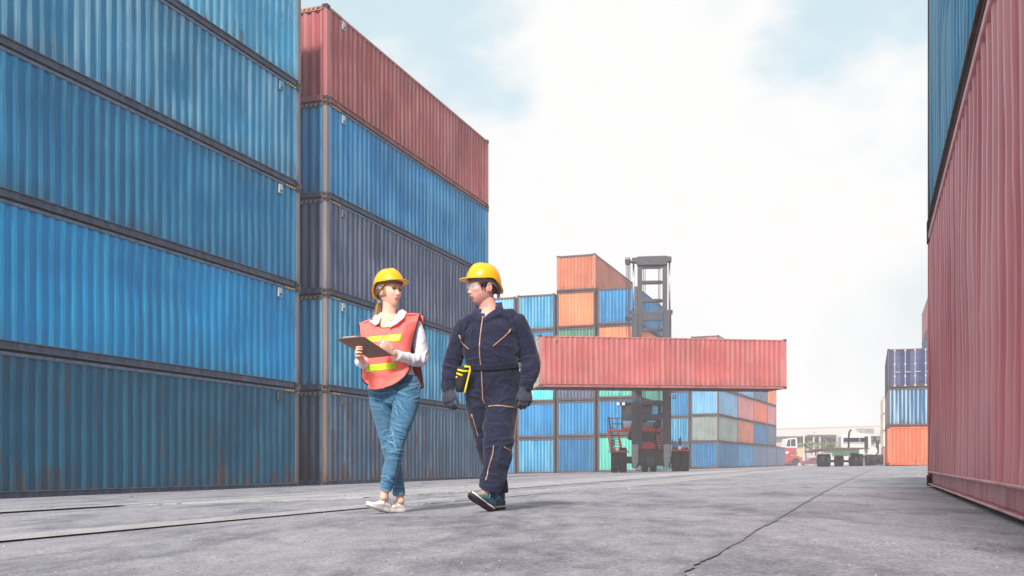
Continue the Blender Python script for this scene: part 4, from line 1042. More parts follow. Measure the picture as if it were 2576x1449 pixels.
# ---- head: built facing -y, origin at eye height between the ears
def head_shape(mb, C, yaw, pitch, roll, s=1.0, male=False):
    n, m = 96, 84; rings = []
    M = Matrix.Rotation(yaw, 3, 'Z') @ Matrix.Rotation(pitch, 3, 'X') @ Matrix.Rotation(roll, 3, 'Y')
    for i in range(1, m):
        th = math.pi*i/m; ring = []
        for k in range(n):
            ph = 2*math.pi*k/n
            x = math.sin(th)*math.sin(ph); f = math.sin(th)*math.cos(ph); z = math.cos(th)
            x = math.copysign(abs(x)**0.94, x)
            X = x*0.074; F = f*(0.094 if f > 0 else 0.100); Zz = z*(0.116 if z > 0 else 0.118)
            lo = max(0.0, -Zz/0.118)
            X *= 1 - (0.30 if male else 0.40)*lo**1.7
            if F < 0: F *= 1 - 0.42*lo**0.9; 
            else:
                F = min(F, 0.083 + 0.25*(F - 0.083)) if F > 0.083 else F
                F += 0.016*lo**1.2*math.exp(-(X/0.05)**2)
            front = max(0.0, f)**0.6 if f > 0 else 0.0
            g = lambda xx, xc, w: math.exp(-((xx - xc)/w)**2)
            ax = abs(X)
            # nose
            ridge = 0.0
            if Zz < 0.030 and Zz > -0.055:
                q = (0.030 - Zz)/0.062
                prof = max(0.0, min(1, q))**1.3 if Zz > -0.032 else max(0.0, 1 - ((-0.032 - Zz)/0.016)**1.6)
                wd = 0.0095 + 0.007*max(0, min(1, q))
                ridge = (0.026 if male else 0.021)*prof*g(X, 0, wd)
                ridge += 0.006*g(ax, 0.014, 0.007)*g(Zz, -0.036, 0.009)
            F += front*ridge
            F -= front*0.0125*g(ax, 0.031, 0.015)*g(Zz, 0.004, 0.0125)
            F += front*(0.006 if male else 0.003)*g(Zz, 0.026, 0.008)*g(ax, 0.026, 0.026)
            F += front*0.005*g(ax, 0.042, 0.016)*g(Zz, -0.024, 0.018)
            F += front*((0.0046 if not male else 0.006)*g(X, 0, 0.018)*(g(Zz, -0.0612, 0.0046) + 1.1*g(Zz, -0.0732, 0.0042)) - 0.003*g(X, 0, 0.022)*g(Zz, -0.0672, 0.0024))
            F += front*0.006*g(X, 0, 0.016)*g(Zz, -0.100, 0.012)
            F -= front*0.003*g(X, 0, 0.02)*g(Zz, -0.084, 0.006)
            if male: X *= 1 + 0.06*g(Zz, -0.075, 0.03)
            ring.append(C + M @ (Vector((X, -F, Zz))*s))
        rings.append(ring)
    mb.loft(rings)
    # ears
    for sg in (-1, 1):
        E = Matrix.Rotation(sg*R(18), 3, 'Z')
        blob(mb, C + M @ (Vector((sg*0.074, 0.012, -0.010))*s), (0.010*s, 0.017*s, 0.030*s), M @ E, 12, 10)
        pts = [C + M @ (Vector((sg*(0.079 + 0.006*math.sin(a)), 0.014 + 0.017*math.cos(a), -0.008 + 0.029*math.sin(a)))*s) for a in np.linspace(-1.2, 3.6, 10)]
        mb.tube(pts, 0.0052*s, 8)
    return M

def hand(mb, W, d, side, nrm, s=1.0, curls=(35, 40, 45), spread=1.0, thumb=(0.55, 0.65, 0.35), tcurl=20, fat=1.0, fingers=(0, 1, 2, 3), per=None):
    """W wrist, d along the hand, side towards the thumb, nrm towards the palm"""
    d = d.normalized(); side = (side - d*side.dot(d)).normalized(); nrm = (nrm - d*nrm.dot(d) - side*nrm.dot(side)).normalized()
    rings = []
    for f, w, t in ((-0.02, 0.026, 0.019), (0.0, 0.028, 0.018), (0.03, 0.036, 0.017), (0.065, 0.041, 0.016), (0.088, 0.040, 0.013), (0.096, 0.034, 0.009)):
        c = W + d*f*s; rings.append([c + side*(w*s*fat*math.cos(2*math.pi*k/16)) + nrm*(t*s*fat*math.sin(2*math.pi*k/16)) for k in range(16)])
    mb.loft(rings)
    offs = (0.030, 0.0105, -0.0095, -0.029); lens = (0.072, 0.080, 0.075, 0.058)
    for i in fingers:
        p = W + d*(0.086 - 0.004*abs(i-1.3))*s + side*offs[i]*s; ang = 0.0; pts = [p - d*0.02*s]; dir0 = (d + side*offs[i]*2.2*spread).normalized(); pts.append(p)
        cs = per[i] if per else curls
        for seg, cu in zip((0.44, 0.32, 0.24), cs):
            ang += R(cu); q = dir0*math.cos(ang) + nrm*math.sin(ang); p = p + q*lens[i]*seg*s; pts.append(p)
        rr = 0.0088*s*fat if i < 3 else 0.0078*s*fat
        mb.tube(pts, [rr*1.05, rr*1.05, rr, rr*0.93, rr*0.75], 9); blob(mb, pts[-1], (rr*0.8,)*3, None, 8, 6)
    td = (d*thumb[0] + side*thumb[1] + nrm*thumb[2]).normalized(); p = W + d*0.022*s + side*0.026*s; pts = [p - td*0.012*s, p]
    p2 = p + td*0.040*s; pts.append(p2); q = (td*math.cos(R(tcurl)) + (d*0.7 - side*0.3 + nrm*0.3).normalized()*math.sin(R(tcurl))).normalized(); pts.append(p2 + q*0.030*s); pts.append(p2 + q*0.052*s)
    rr = 0.0105*s*fat; mb.tube(pts, [rr*1.25, rr*1.3, rr, rr*0.92, rr*0.7], 9); blob(mb, pts[-1], (rr*0.75,)*3, None, 8, 6)

def helmet(parent, C, M, s, mat, tilt=0.0):
    """hard hat: shell with crown ridge, peak, rain gutter; under it the strap cradle"""
    T = M @ Matrix.Rotation(tilt, 3, 'X')
    n = 64
    def P(x, y, z): return C + T @ (Vector((x, y, z))*s)
    def rim(a):   # lower edge height by azimuth; a=0 front
        c = math.cos(a); return 0.052 - 0.000*c - 0.062*max(0.0, -c)**1.6 + 0.012*math.exp(-((abs(abs(a) - 1.75))/0.5)**2)
    mb = MB(); rings = []
    for i in range(17):
        f = i/16; ring = []
        for k in range(n):
            a = -math.pi + 2*math.pi*k/n; zr = rim(a)
            th = (math.pi/2)*(1 - f)
            z = zr*(1-f)**1.5 + (0.162)*math.sin(math.pi/2*f)*1.0 if False else zr + (0.168 - zr)*math.sin(math.pi/2*f)
            rad = math.cos(math.pi/2*f*0.985)**0.80
            lx, ly = 0.104, 0.126
            ridge = 0.008*math.exp(-((math.sin(a))*(ly)*rad/0.020)**2)*min(1, f*2.2) 
            ridge += 0.004*math.exp(-((abs(math.sin(a))*0.104*rad - 0.045)/0.010)**2)*min(1, f*2.0)
            ring.append(P(math.sin(a)*lx*rad, -math.cos(a)*ly*rad + 0.004, z + ridge))
        rings.append(ring)
    inner = [[C + (p - C)*0.965 for p in r] for r in rings[:10]]
    mb.loft(inner[::-1] + rings, caps=False)
    mb.add(rings[-1], [tuple(range(n))])
    # peak and gutter: a lip all round, long at the front
    lip0, lip1, lip2, lip3 = [], [], [], []
    for k in range(n):
        a = -math.pi + 2*math.pi*k/n; zr = rim(a); c = math.cos(a)
        out = 0.007 + 0.044*max(0.0, c)**2.2 + 0.006*max(0, -c)
        x, y = math.sin(a)*0.104, -math.cos(a)*0.126 + 0.004; dx, dy = math.sin(a), -math.cos(a)
        dz = -0.010*max(0, c)**2
        lip0.append(P(x*0.985, y*0.985, zr + 0.004)); lip1.append(P(x + dx*out, y + dy*out, zr + dz + 0.0015)); lip2.append(P(x + dx*out, y + dy*out, zr + dz - 0.0045)); lip3.append(P(x*0.97, y*0.97, zr - 0.002))
    mb.loft([lip0, lip1, lip2, lip3], caps=False)
    o = put(mb, 'hard_hat', mat, parent)
    cr = MB(); rg = []
    for zz, q in ((0.030, 0.84), (0.056, 0.85), (0.056, 0.82), (0.030, 0.81)):
        rg.append([P(math.sin(a)*0.104*q, -math.cos(a)*0.126*q + 0.006, zz - 0.05*max(0, -math.cos(a))**1.5) for a in np.linspace(-math.pi, math.pi, 40, endpoint=False)])
    cr.loft(rg + [rg[0]], caps=False); h = cr.build('headband', plain('headband_grey', (0.20, 0.19, 0.20, 1), 0.7), o); 
    kb = MB(); kb.lathe([(0.001, -0.012), (0.016, -0.012), (0.018, 0.012), (0.001, 0.012)], 14, Matrix.Translation(P(0, 0.118, -0.030))); kb.build('adjuster_knob', plain('knob_pale', (0.5, 0.48, 0.5, 1), 0.5), o)
    return o

def eyes(parent, C, M, s, iris):
    white = plain('eye_white', (0.62, 0.60, 0.58, 1), 0.25, 0, 0.02, 3, 0.5)
    dark = plain('lash_dark', (0.03, 0.022, 0.02, 1), 0.6)
    for sg in (-1, 1):
        c = C + M @ (Vector((sg*0.0315, -0.0685, 0.003))*s)
        mb = MB(); blob(mb, c, (0.0125*s, 0.0125*s, 0.0118*s), M, 16, 12); e = put(mb, 'eye', white, parent)
        mb = MB(); blob(mb, c + M @ (Vector((sg*0.001, -0.0095, 0.0))*s), (0.0062*s, 0.0040*s, 0.0062*s), M, 12, 8); i = mb.build('iris', iris, e)
        mb = MB(); pts = [c + M @ (Vector((sg*x*1.25, -0.0100 - 0.0045*math.cos(x*110), z))*s) for x, z in ((-0.0125, 0.001), (-0.008, 0.0060), (0, 0.0082), (0.008, 0.0062), (0.0135, 0.0012))]
        mb.tube(pts, [0.0012*s, 0.0022*s, 0.0026*s, 0.0024*s, 0.0014*s], 6); mb.build('eyelid', dark, e)
        mb = MB(); pts = [C + M @ (Vector((sg*x, y, z))*s) for x, y, z in ((0.012, -0.0865, 0.0262), (0.024, -0.0845, 0.0282), (0.036, -0.0785, 0.0285), (0.047, -0.069, 0.0235))]
        mb.tube(pts, [0.0024*s, 0.0034*s, 0.0030*s, 0.0012*s], 6, flat=0.7); put(mb, 'eyebrow', plain('brow_brown', (0.085, 0.055, 0.04, 1), 0.8), parent)

SKIN_F = plain('skin_fair', srgb(236, 184, 162), 0.5, 0, 0.06, 25, 0.35, 0.1, 90)
SKIN_M = plain('skin_ruddy', srgb(232, 170, 156), 0.5, 0, 0.08, 25, 0.35, 0.1, 90)
LIPS_F = plain('lips_rose', srgb(200, 124, 112), 0.4, 0, 0.05)
LIPS_M = plain('lips_pale', srgb(176, 108, 100), 0.5, 0, 0.05)
STUBBLE = plain('stubble', srgb(208, 150, 138), 0.65, 0, 0.25, 160)
for mt in (SKIN_F, SKIN_M):
    b = mt.node_tree.nodes['Principled BSDF']; b.inputs['Subsurface Weight'].default_value = 0.10; b.inputs['Subsurface Radius'].default_value = (0.012, 0.005, 0.003); b.inputs['Subsurface Scale'].default_value = 0.6

def cloth(name, col, var=0.2, scale=9, weave=420, rough=0.85, wear=None, bump=0.25):
    """woven cloth: soft tone changes, faded ridges, fine weave"""
    if name in MATS: return MATS[name]
    m, N, Lk, b = nodes(name); tc = N.new('ShaderNodeTexCoord')
    n = N.new('ShaderNodeTexNoise'); n.inputs['Scale'].default_value = scale; n.inputs['Detail'].default_value = 6; Lk.new(tc.outputs['Object'], n.inputs['Vector'])
    mx = N.new('ShaderNodeMixRGB'); mx.inputs['Color1'].default_value = tuple(c*(1-var) for c in col[:3]) + (1,); mx.inputs['Color2'].default_value = tuple(c*(1+var) for c in col[:3]) + (1,)
    Lk.new(ramp(N, Lk, n.outputs['Fac'], 0.3, 0.7), mx.inputs['Fac']); src = mx.outputs[0]
    if wear:
        ge = N.new('ShaderNodeNewGeometry'); w2 = N.new('ShaderNodeMixRGB'); w2.inputs['Color2'].default_value = wear
        Lk.new(src, w2.inputs['Color1']); Lk.new(math_node(N, Lk, 'MULTIPLY', ramp(N, Lk, ge.outputs['Pointiness'], 0.49, 0.56), 0.75), w2.inputs['Fac']); src = w2.outputs[0]
    Lk.new(src, b.inputs['Base Color']); b.inputs['Roughness'].default_value = rough; b.inputs['Specular IOR Level'].default_value = 0.2
    b.inputs['Sheen Weight'].default_value = 0.15
    n2 = N.new('ShaderNodeTexNoise'); n2.inputs['Scale'].default_value = weave; n2.inputs['Detail'].default_value = 2; Lk.new(tc.outputs['Object'], n2.inputs['Vector'])
    bp = N.new('ShaderNodeBump'); bp.inputs['Strength'].default_value = bump; bp.inputs['Distance'].default_value = 0.002; Lk.new(n2.outputs['Fac'], bp.inputs['Height']); Lk.new(bp.outputs[0], b.inputs['Normal'])
    MATS[name] = m; return m

DENIM = cloth('denim', srgb(36, 92, 128), 0.35, 5, 500, 0.85, srgb(150, 188, 206))
COVERALL = cloth('coverall_navy', srgb(27, 30, 50), 0.2, 7, 500, 0.85, srgb(50, 58, 90))
SHIRT = cloth('shirt_white', (0.72, 0.71, 0.76, 1), 0.05, 8, 600, 0.8)
VEST_OR = cloth('vest_coral', (0.97, 0.17, 0.15, 1), 0.10, 4, 700, 0.6)
BAND = plain('hi_vis_lime', (0.72, 0.92, 0.03, 1), 0.35, 0, 0.08, 30)
BAND_G = plain('hi_vis_green', (0.42, 0.72, 0.02, 1), 0.35, 0, 0.08, 30)
TRIM = plain('binding_black', (0.03, 0.018, 0.022, 1), 0.8)
HAT = plain('helmet_yellow', srgb(250, 176, 14), 0.32, 0, 0.05, 6, 0.45)
ZIP = plain('zip_brass', srgb(186, 148, 120), 0.4, 0.3, 0.15, 90)
GLOVE = cloth('glove_grey', srgb(64, 66, 80), 0.2, 20, 300)
HAIR_B = plain('hair_blond', srgb(158, 126, 88), 0.5, 0, 0.35, 60)
HAIR_D = plain('hair_brown', srgb(84, 64, 58), 0.6, 0, 0.3, 60)
CANVAS = cloth('canvas_white', (0.80, 0.75, 0.71, 1), 0.08, 20, 700)
SOLE_W = plain('sole_white', (0.76, 0.72, 0.69, 1), 0.6)
SOLE_B = plain('sole_black', (0.025, 0.022, 0.028, 1), 0.7, 0, 0.3, 30)
MESH_TEAL = cloth('shoe_teal', srgb(36, 86, 104), 0.35, 40, 600)
LACE = plain('lace_pale', (0.62, 0.60, 0.58, 1), 0.8)
LACE_T = plain('lace_teal', srgb(120, 170, 180), 0.8)

def shoe(parent, heel, yaw, pitch, L, upper, sole, lace, roll=0.0, stripe=None, ankle_h=0.105):
    """heel: ground contact under the heel; toe points to -y before turning"""
    M = Matrix.Translation(heel) @ Matrix.Rotation(yaw, 4, 'Z') @ Matrix.Rotation(pitch, 4, 'X') @ Matrix.Rotation(roll, 4, 'Y')
    s = L/0.27
    prof = [(0.000, 0.022), (0.012, 0.031), (0.05, 0.036), (0.10, 0.034), (0.15, 0.041), (0.20, 0.044), (0.235, 0.038), (0.258, 0.024), (0.268, 0.010)]
    def rg(i, z, f): pass
    mb = MB(); rings = []
    out = [(w, y) for y, w in prof] + [(-w, y) for y, w in prof[::-1]]
    for z, f in ((0.0, 0.90), (0.004, 1.0), (0.024, 1.04), (0.030, 0.99)):
        rings.append([M @ Vector((x*f*s, (-(y - 0.02) )*s*(1.0 if 0.02 < y < 0.25 else 1.0) , (z + 0.016*max(0, (y - 0.20)/0.07)**2)*s)) for x, y in out])
    mb.loft(rings); so = put(mb, 'shoe_sole', sole, parent, False)
    up = MB(); keys = [(0.002, 0.026, 0.070), (0.02, 0.033, 0.100), (0.055, 0.034, 0.102), (0.095, 0.035, 0.092), (0.13, 0.038, 0.076), (0.17, 0.041, 0.058), (0.205, 0.041, 0.047), (0.235, 0.034, 0.040), (0.256, 0.020, 0.034), (0.263, 0.008, 0.030)]
    rings = []
    for y, w, h in keys:
        r = []
        for k in range(20):
            a = 2*math.pi*k/20; cx, sz = math.cos(a), math.sin(a)
            zz = 0.022 + (h - 0.022)*(0.5 + 0.5*sz) if sz > -0.98 else 0.02
            ww = w*(abs(cx)**0.7)*(1.0 - 0.25*max(0, sz)*min(1, h/0.08))
            r.append(M @ Vector((math.copysign(ww, cx)*s, -(y - 0.02)*s, (zz + 0.014*max(0, (y - 0.2)/0.07)**2)*s)))
        rings.append(r)
    up.loft(rings); limb_m(up, [tuple(M @ Vector((0, -0.025*s, 0.085*s))) + (0.036*s, 0.040*s), tuple(M @ Vector((0, -0.018*s, ankle_h*s))) + (0.035*s, 0.041*s)], 18, 2)
    me = fuse(up, 0.005, 2); uo = finish(me, 'shoe', upper, parent)
    for i in range(5):
        y = 0.090 + i*0.019; h = 0.096 - i*0.0105; lb = MB(); w = 0.021 - 0.001*i
        lb.tube([M @ Vector((-w*s, -(y - 0.02)*s, (h - 0.010)*s)), M @ Vector((0, -(y - 0.017)*s, (h + 0.005)*s)), M @ Vector((w*s, -(y - 0.012)*s, (h - 0.010)*s))], 0.0028*s, 6); put(lb, 'shoelace', lace, parent)
    for sg in (-1, 1):
        lb = MB(); lb.tube([M @ Vector((0, -0.068*s, 0.104*s)), M @ Vector((sg*0.016*s, -0.085*s, 0.108*s)), M @ Vector((sg*0.032*s, -0.09*s, 0.088*s)), M @ Vector((sg*0.036*s, -0.085*s, 0.062*s))], 0.0025*s, 6); put(lb, 'shoelace', lace, parent)
    if stripe:
        st = MB(); lo, hi = [], []
        for y, w in prof[1:-1]:
            pass
        for x, y in out: lo.append(M @ Vector((x*1.055*s, -(y - 0.02)*s, (0.020 + 0.016*max(0, (y - 0.20)/0.07)**2)*s))); hi.append(M @ Vector((x*1.05*s, -(y - 0.02)*s, (0.030 + 0.016*max(0, (y - 0.20)/0.07)**2)*s)))
        st.loft([lo, hi], caps=False); put(st, 'shoe_stripe', stripe, parent, False)
    return M

def strands(parent, name, mat, rows, count, r, seed, jitter):
    rn = random.Random(seed); mb = MB()
    for i in range(count):
        j = Vector((rn.gauss(0, jitter), rn.gauss(0, jitter), rn.gauss(0, jitter*0.6)))
        pts = [p + j*(0.4 + 0.9*q/(len(rows)-1)) + Vector((rn.gauss(0, jitter*0.15), 0, 0)) for q, p in enumerate(rows)]
        mb.tube(pts, [r, r, r*0.9] + [r*0.7]*(len(rows) - 3) if len(rows) > 3 else r, 5)
    return put(mb, name, mat, parent)

def hair_cap(parent, C, M, s, mat, seed, front_a, zlo, scale=1.045):
    rn = random.Random(seed); n = 72; rings = []
    for i in range(1, 26):
        th = math.pi*i/40; ring = []
        for k in range(n):
            ph = 2*math.pi*k/n; x = math.sin(th)*math.sin(ph); f = math.sin(th)*math.cos(ph); z = math.cos(th)
            X, F, Z = x*0.074, f*(0.094 if f > 0 else 0.100), z*0.117
            lo = max(0.0, -Z/0.118); X *= 1 - 0.35*lo**1.7
            if F < 0: F *= 1 - 0.38*lo**0.9
            q = scale + 0.010*math.sin(k*2.1 + 1.3*math.sin(k*0.7)) 
            a = abs(math.atan2(math.sin(ph), math.cos(ph)))
            if a < front_a and Z < 0.075: q = 0.93
            ring.append(C + M @ (Vector((X*q, -F*q, Z*q))*s))
        rings.append(ring)
    rings = [r for r in rings if True]
    mb = MB(); mb.loft(rings); return put(mb, 'hair', mat, parent)

def folds(centers, co, amp=1.0):
    """cross folds bunched round joints: (point, axis, radius, amplitude, wavelength)"""
    d = np.zeros(len(co))
    for c, ax, rad, am, wl, sd in centers:
        v = co - np.array(c); ax = np.array(ax)/np.linalg.norm(ax); t = v @ ax; r = np.linalg.norm(v, axis=1)
        w = np.exp(-(r/rad)**2); perp = v - t[:, None]*ax[None, :]
        warp = vnoise(co*7.0, sd)*0.55*wl
        q = perp*(0.30/wl) + ((t + warp)/wl*0.80)[:, None]*ax[None, :]
        a = 1 - np.abs(vnoise(q + sd*3.7, sd)); b2 = 1 - np.abs(vnoise(q*1.9 + sd, sd+5))
        d += am*w*(1.5*a**2.2 + 0.55*b2**2.2 - 0.85)
    return d*amp

# ================= the woman
def build_woman():
    P0 = pt(985, 1283); P0.z = gz(P0.x, P0.y)
    t = thing('person', 'blond woman in coral safety vest and jeans, writing on a clipboard as she walks', 'person', P0)
    C = pt(981, 733.5, 0.0); s = 1.0
    # body: head, neck, chest, arms to the hands, legs
    bd = MB(); M = head_shape(bd, C, R(47), R(-2), R(2), s)
    limb(bd, [(981, 762, 0.010, 17.5, 1.05), (979, 785, 0.016, 18, 1.05), (977, 804, 0.02, 24, 0.9)], 22)
    limb(bd, [(977, 800, 0.015, 30, 0.8), (977, 814, 0.0, 44, 0.62), (977, 838, -0.01, 48, 0.60), (980, 880, 0, 44, 0.70), (985, 925, 0, 44, 0.68), (991, 985, 0, 56, 0.62)], 26, upright=True)
    limb(bd, [(946, 800, 0.0, 9, 1), (965, 803, -0.055, 5.0, 1), (976, 808, -0.068, 4, 1)], 10); limb(bd, [(1012, 795, 0.0, 9, 1), (992, 801, -0.055, 5.0, 1), (979, 808, -0.068, 4, 1)], 10)   # collarbones
    limb(bd, [(1040, 808, 0, 13, 1), (1052, 850, 0.02, 13, 1), (1056, 903, 0.03, 11.5, 1), (1030, 901, -0.10, 11, 1), (1003, 896, -0.20, 9.0, 0.9), (988, 887, -0.255, 8.2, 0.85)], 16)
    limb(bd, [(922, 822, 0, 13, 1), (922, 870, 0.02, 13, 1), (922, 908, 0.0, 11, 1), (917, 914, -0.14, 10, 1), (911, 908, -0.25, 8.5, 0.9), (907, 900, -0.31, 8, 0.85)], 16)
    limb(bd, [(1016, 985, 0, 28, 1), (1008, 1055, -0.06, 22, 1), (995, 1120, -0.12, 16, 1), (982, 1185, -0.11, 14, 1), (970, 1232, -0.08, 10.5, 1.1), (966, 1252, -0.075, 10.5, 1.2)], 16)
    limb(bd, [(962, 985, 0, 26, 1), (970, 1060, 0.02, 20, 1), (981, 1120, 0.03, 16, 1), (995, 1190, 0.05, 14, 1), (1005, 1244, 0.045, 10.5, 1.1), (1007, 1262, 0.045, 11, 1.2)], 16)
    # right hand with the pen, left hand under the board
    Wr = pt(985, 886, -0.262)
    hand(bd, Wr, pt(964, 869, -0.315) - Wr, Vector((0.35, -0.1, 0.9)), Vector((-0.55, 0.75, -0.25)), 0.92, per=((42, 48, 30), (46, 52, 34), (52, 58, 40), (58, 60, 42)), thumb=(0.75, 0.35, 0.55), tcurl=25)
    Wl = pt(907.5, 899, -0.315)
    hand(bd, Wl, pt(897, 888, -0.395) - Wl, Vector((0.10, 0.75, 0.85)), Vector((0.85, -0.35, 0.10)), 0.98, per=((18, 62, 38), (16, 66, 40), (14, 66, 40), (14, 62, 40)), thumb=(0.6, 0.75, 0.35), tcurl=30, spread=1.6)
    me = fuse(bd, 0.0036, 2)
    Mi = M.inverted()
    def pick(c):
        q = (c - np.array(C)) @ np.array(Mi).T/s
        zz = q[:, 2] - 7.0*q[:, 0]**2; lips = (np.abs(q[:, 0]) < 0.0205) & (zz > -0.0785 + 9*q[:, 0]**2) & (zz < -0.0588 - 9*q[:, 0]**2) & (q[:, 1] < -0.06)
        return np.where(lips, 1, 0)
    finish(me, 'body', [SKIN_F, LIPS_F], t, pick)
    eyes(t, C, M, s, plain('iris_brown', (0.05, 0.03, 0.02, 1), 0.2))
    # hair: drawn back under the helmet into a low tail
    hair_cap(t, C, M, s, HAIR_B, 2, R(66), -0.06, 1.05)
    strands(t, 'ponytail', HAIR_B, [pt(958, 752, 0.075), pt(952, 768, 0.10), pt(950, 786, 0.10), pt(945, 804, 0.09), pt(941, 812, 0.08)], 46, 0.0042, 4, 0.013)
    strands(t, 'hair_lock', HAIR_B, [C + M @ Vector((-0.074, -0.030, 0.045)), C + M @ Vector((-0.081, -0.012, 0.020)), C + M @ Vector((-0.083, 0.012, 0.0)), C + M @ Vector((-0.076, 0.045, -0.02))], 24, 0.0030, 6, 0.0075)
    helmet(t, C + M @ Vector((0, 0.006, -0.004)), M, 1.02, HAT, R(-9))
    # shirt
    sh = MB()
    limb(sh, [(978, 824, 0.005, 50, 0.52), (978, 850, -0.01, 56, 0.64), (981, 885, -0.005, 50, 0.66), (986, 920, 0, 50, 0.64), (991, 945, 0, 56, 0.60)], 30, upright=True)
    limb(sh, [(916, 832, 0.005, 14, 1), (935, 822, 0.0, 15, 1), (950, 813, 0.015, 13, 1.0)], 18); limb(sh, [(1044, 812, 0.005, 14, 1), (1028, 808, 0.0, 15, 1), (1008, 805, 0.015, 13, 1.0)], 18)
    limb(sh, [(1044, 814, 0.005, 15.5, 1), (1051, 840, 0.012, 17.5, 1), (1057, 875, 0.02, 17.5, 1), (1057, 902, 0.015, 18.5, 1), (1040, 905, -0.06, 16.5, 1), (1018, 899, -0.14, 13.5, 1), (998, 894.5, -0.205, 12.5, 1)], 22)
    limb(sh, [(919, 832, 0.005, 14, 1), (920, 860, 0.015, 14, 1), (920, 900, 0.01, 15, 1), (920, 914, -0.05, 14, 1), (914, 913, -0.17, 13, 1), (906.5, 910, -0.245, 12, 1)], 20)
    me = fuse(sh, 0.006, 3)
    F = [(pt(1056, 900, 0), (0.7, 0.4, -0.6), 0.11, 0.010, 0.040, 3), (pt(1025, 902, -0.1), (1, 0.6, 0.1), 0.09, 0.007, 0.035, 5), (pt(1050, 850, 0), (0.3, 0, 1), 0.10, 0.006, 0.06, 8), (pt(912, 912, -0.15), (0.3, 1, 0), 0.1, 0.006, 0.04, 9)]
    displace(me, lambda co, no: folds(F, co) + 0.003*vnoise(co*14, 4))
    finish(me, 'shirt', SHIRT, t)
    # cuffs and collar
    for keys in ([(1003, 895.5, -0.19, 13.4, 1), (994.5, 893.5, -0.215, 13.6, 1)], [(909, 911, -0.225, 12.6, 1), (904.5, 909, -0.262, 12.8, 1)]):
        rows = []
        a, b = pt(*keys[0][:3]), pt(*keys[1][:3]); d = (b - a).normalized(); u = d.cross(Vector((0, 1, 0.2))).normalized(); v = u.cross(d)
        mb = MB(); rings = [[p + u*(r*KP*math.cos(2*math.pi*k/20)) + v*(r*KP*math.sin(2*math.pi*k/20)) for k in range(20)] for p, r in ((a, keys[0][3]), (b, keys[1][3]), (b, keys[1][3] - 1.6), (a, keys[0][3] - 2.2))]
        mb.loft(rings, caps=False); put(mb, 'cuff', SHIRT, t)
    for poly in ([(958, 785, 0.045), (948, 795, 0.0), (927, 806, -0.06), (934, 812, -0.11), (944, 820, -0.135), (953, 813, -0.12), (957, 801, -0.08), (962, 790, -0.03)],
                 [(1001, 780, 0.04), (1013, 778, 0.01), (1023, 785, -0.05), (1016, 800, -0.115), (999, 814, -0.135), (979, 826, -0.135), (984, 813, -0.115), (993, 799, -0.085), (1000, 787, -0.035)]):
        mb = MB(); P = [pt(*q) for q in poly]; P2 = [p + Vector((0, 0.012, 0)) for p in P]; n = len(P); cA = sum(P, Vector())/n + Vector((0, -0.012, 0)); cB = sum(P2, Vector())/n
        mb.add(P + P2 + [cA, cB], [(i, (i+1) % n, 2*n) for i in range(n)] + [((i+1) % n + n, i + n, 2*n+1) for i in range(n)] + [(i, i+n, (i+1) % n + n, (i+1) % n) for i in range(n)]); put(mb, 'collar', SHIRT, t)
    # jeans
    je = MB()
    limb(je, [(987, 905, 0, 45, 0.66), (989, 930, 0, 49, 0.64), (993, 958, 0, 62, 0.56), (993, 985, 0, 66, 0.55), (991, 1006, 0, 63, 0.52)], 30, upright=True)
    limb(je, [(1019, 978, -0.005, 37, 0.98), (1021, 1014, -0.03, 34, 1), (1012, 1055, -0.07, 28, 1), (1001, 1095, -0.115, 23, 1), (995.5, 1120, -0.125, 22, 1), (991.5, 1146, -0.125, 20.5, 1), (983, 1182, -0.11, 20, 1), (975, 1211, -0.09, 16.5, 1.05), (970.5, 1233, -0.08, 14.5, 1.1)], 24, cap=0.1)
    limb(je, [(960, 978, 0.0, 31, 1.08), (960, 1014, 0.01, 30, 1.05), (966, 1055, 0.02, 25, 1), (975, 1100, 0.03, 21.5, 1), (981, 1125, 0.03, 21, 1), (989, 1160, 0.04, 20, 1), (995, 1190, 0.05, 19, 1), (1001, 1215, 0.05, 16.5, 1.05), (1004, 1246, 0.045, 15.5, 1.1)], 24, cap=0.1)
    me = fuse(je, 0.0055, 3)
    F = [(pt(1000, 1110, -0.17), (0.25, 0, 1), 0.115, 0.0085, 0.030, 11), (pt(978, 1120, -0.02), (-0.2, 0, 1), 0.10, 0.007, 0.028, 12), (pt(975, 1215, -0.13), (0.3, 0, 1), 0.085, 0.006, 0.030, 13), (pt(1003, 1230, 0), (0, 0, 1), 0.08, 0.006, 0.030, 14),
         (pt(1050, 985, -0.05), (-0.35, 0, 1), 0.10, 0.006, 0.026, 15), (pt(1000, 1010, -0.13), (0.75, 0, 0.7), 0.10, 0.006, 0.040, 16), (pt(960, 1000, -0.1), (0.3, 0, 1), 0.10, 0.005, 0.035, 18), (pt(1010, 1050, -0.14), (0.3, 0, 1), 0.09, 0.0035, 0.04, 19)]
    displace(me, lambda co, no: folds(F, co) + 0.0025*vnoise(co*16, 21))
    jo = finish(me, 'jeans', DENIM, t)
    bv = bvh_of(jo); q = trace(bv, [(1050, 1010), (1038, 1055), (1018, 1105), (1003, 1150), (996, 1190), (985, 1228)], 0.001)
    if len(q) > 2: mb = MB(); mb.tube(q, 0.0022, 5); put(mb, 'seam', plain('denim_seam', srgb(22, 58, 84), 0.9), t)
    # vest: front and back panels hung from the shoulders, open at the sides
    T = [(903, 815), (917, 810), (936, 803), (941, 813), (949, 820), (962, 825.5), (978, 824.5), (990, 819), (1004, 808), (1020, 791), (1038, 790.5), (1056, 791)]
    B = [(911, 947), (913, 956), (917, 962), (925, 968), (929, 978), (945, 979.5), (965, 977), (985, 971), (1003, 961), (1017, 949), (1027, 935), (1032, 922)]
    L_ = [(903, 815), (906, 840), (910, 870), (912, 900), (911, 925), (911, 947)]
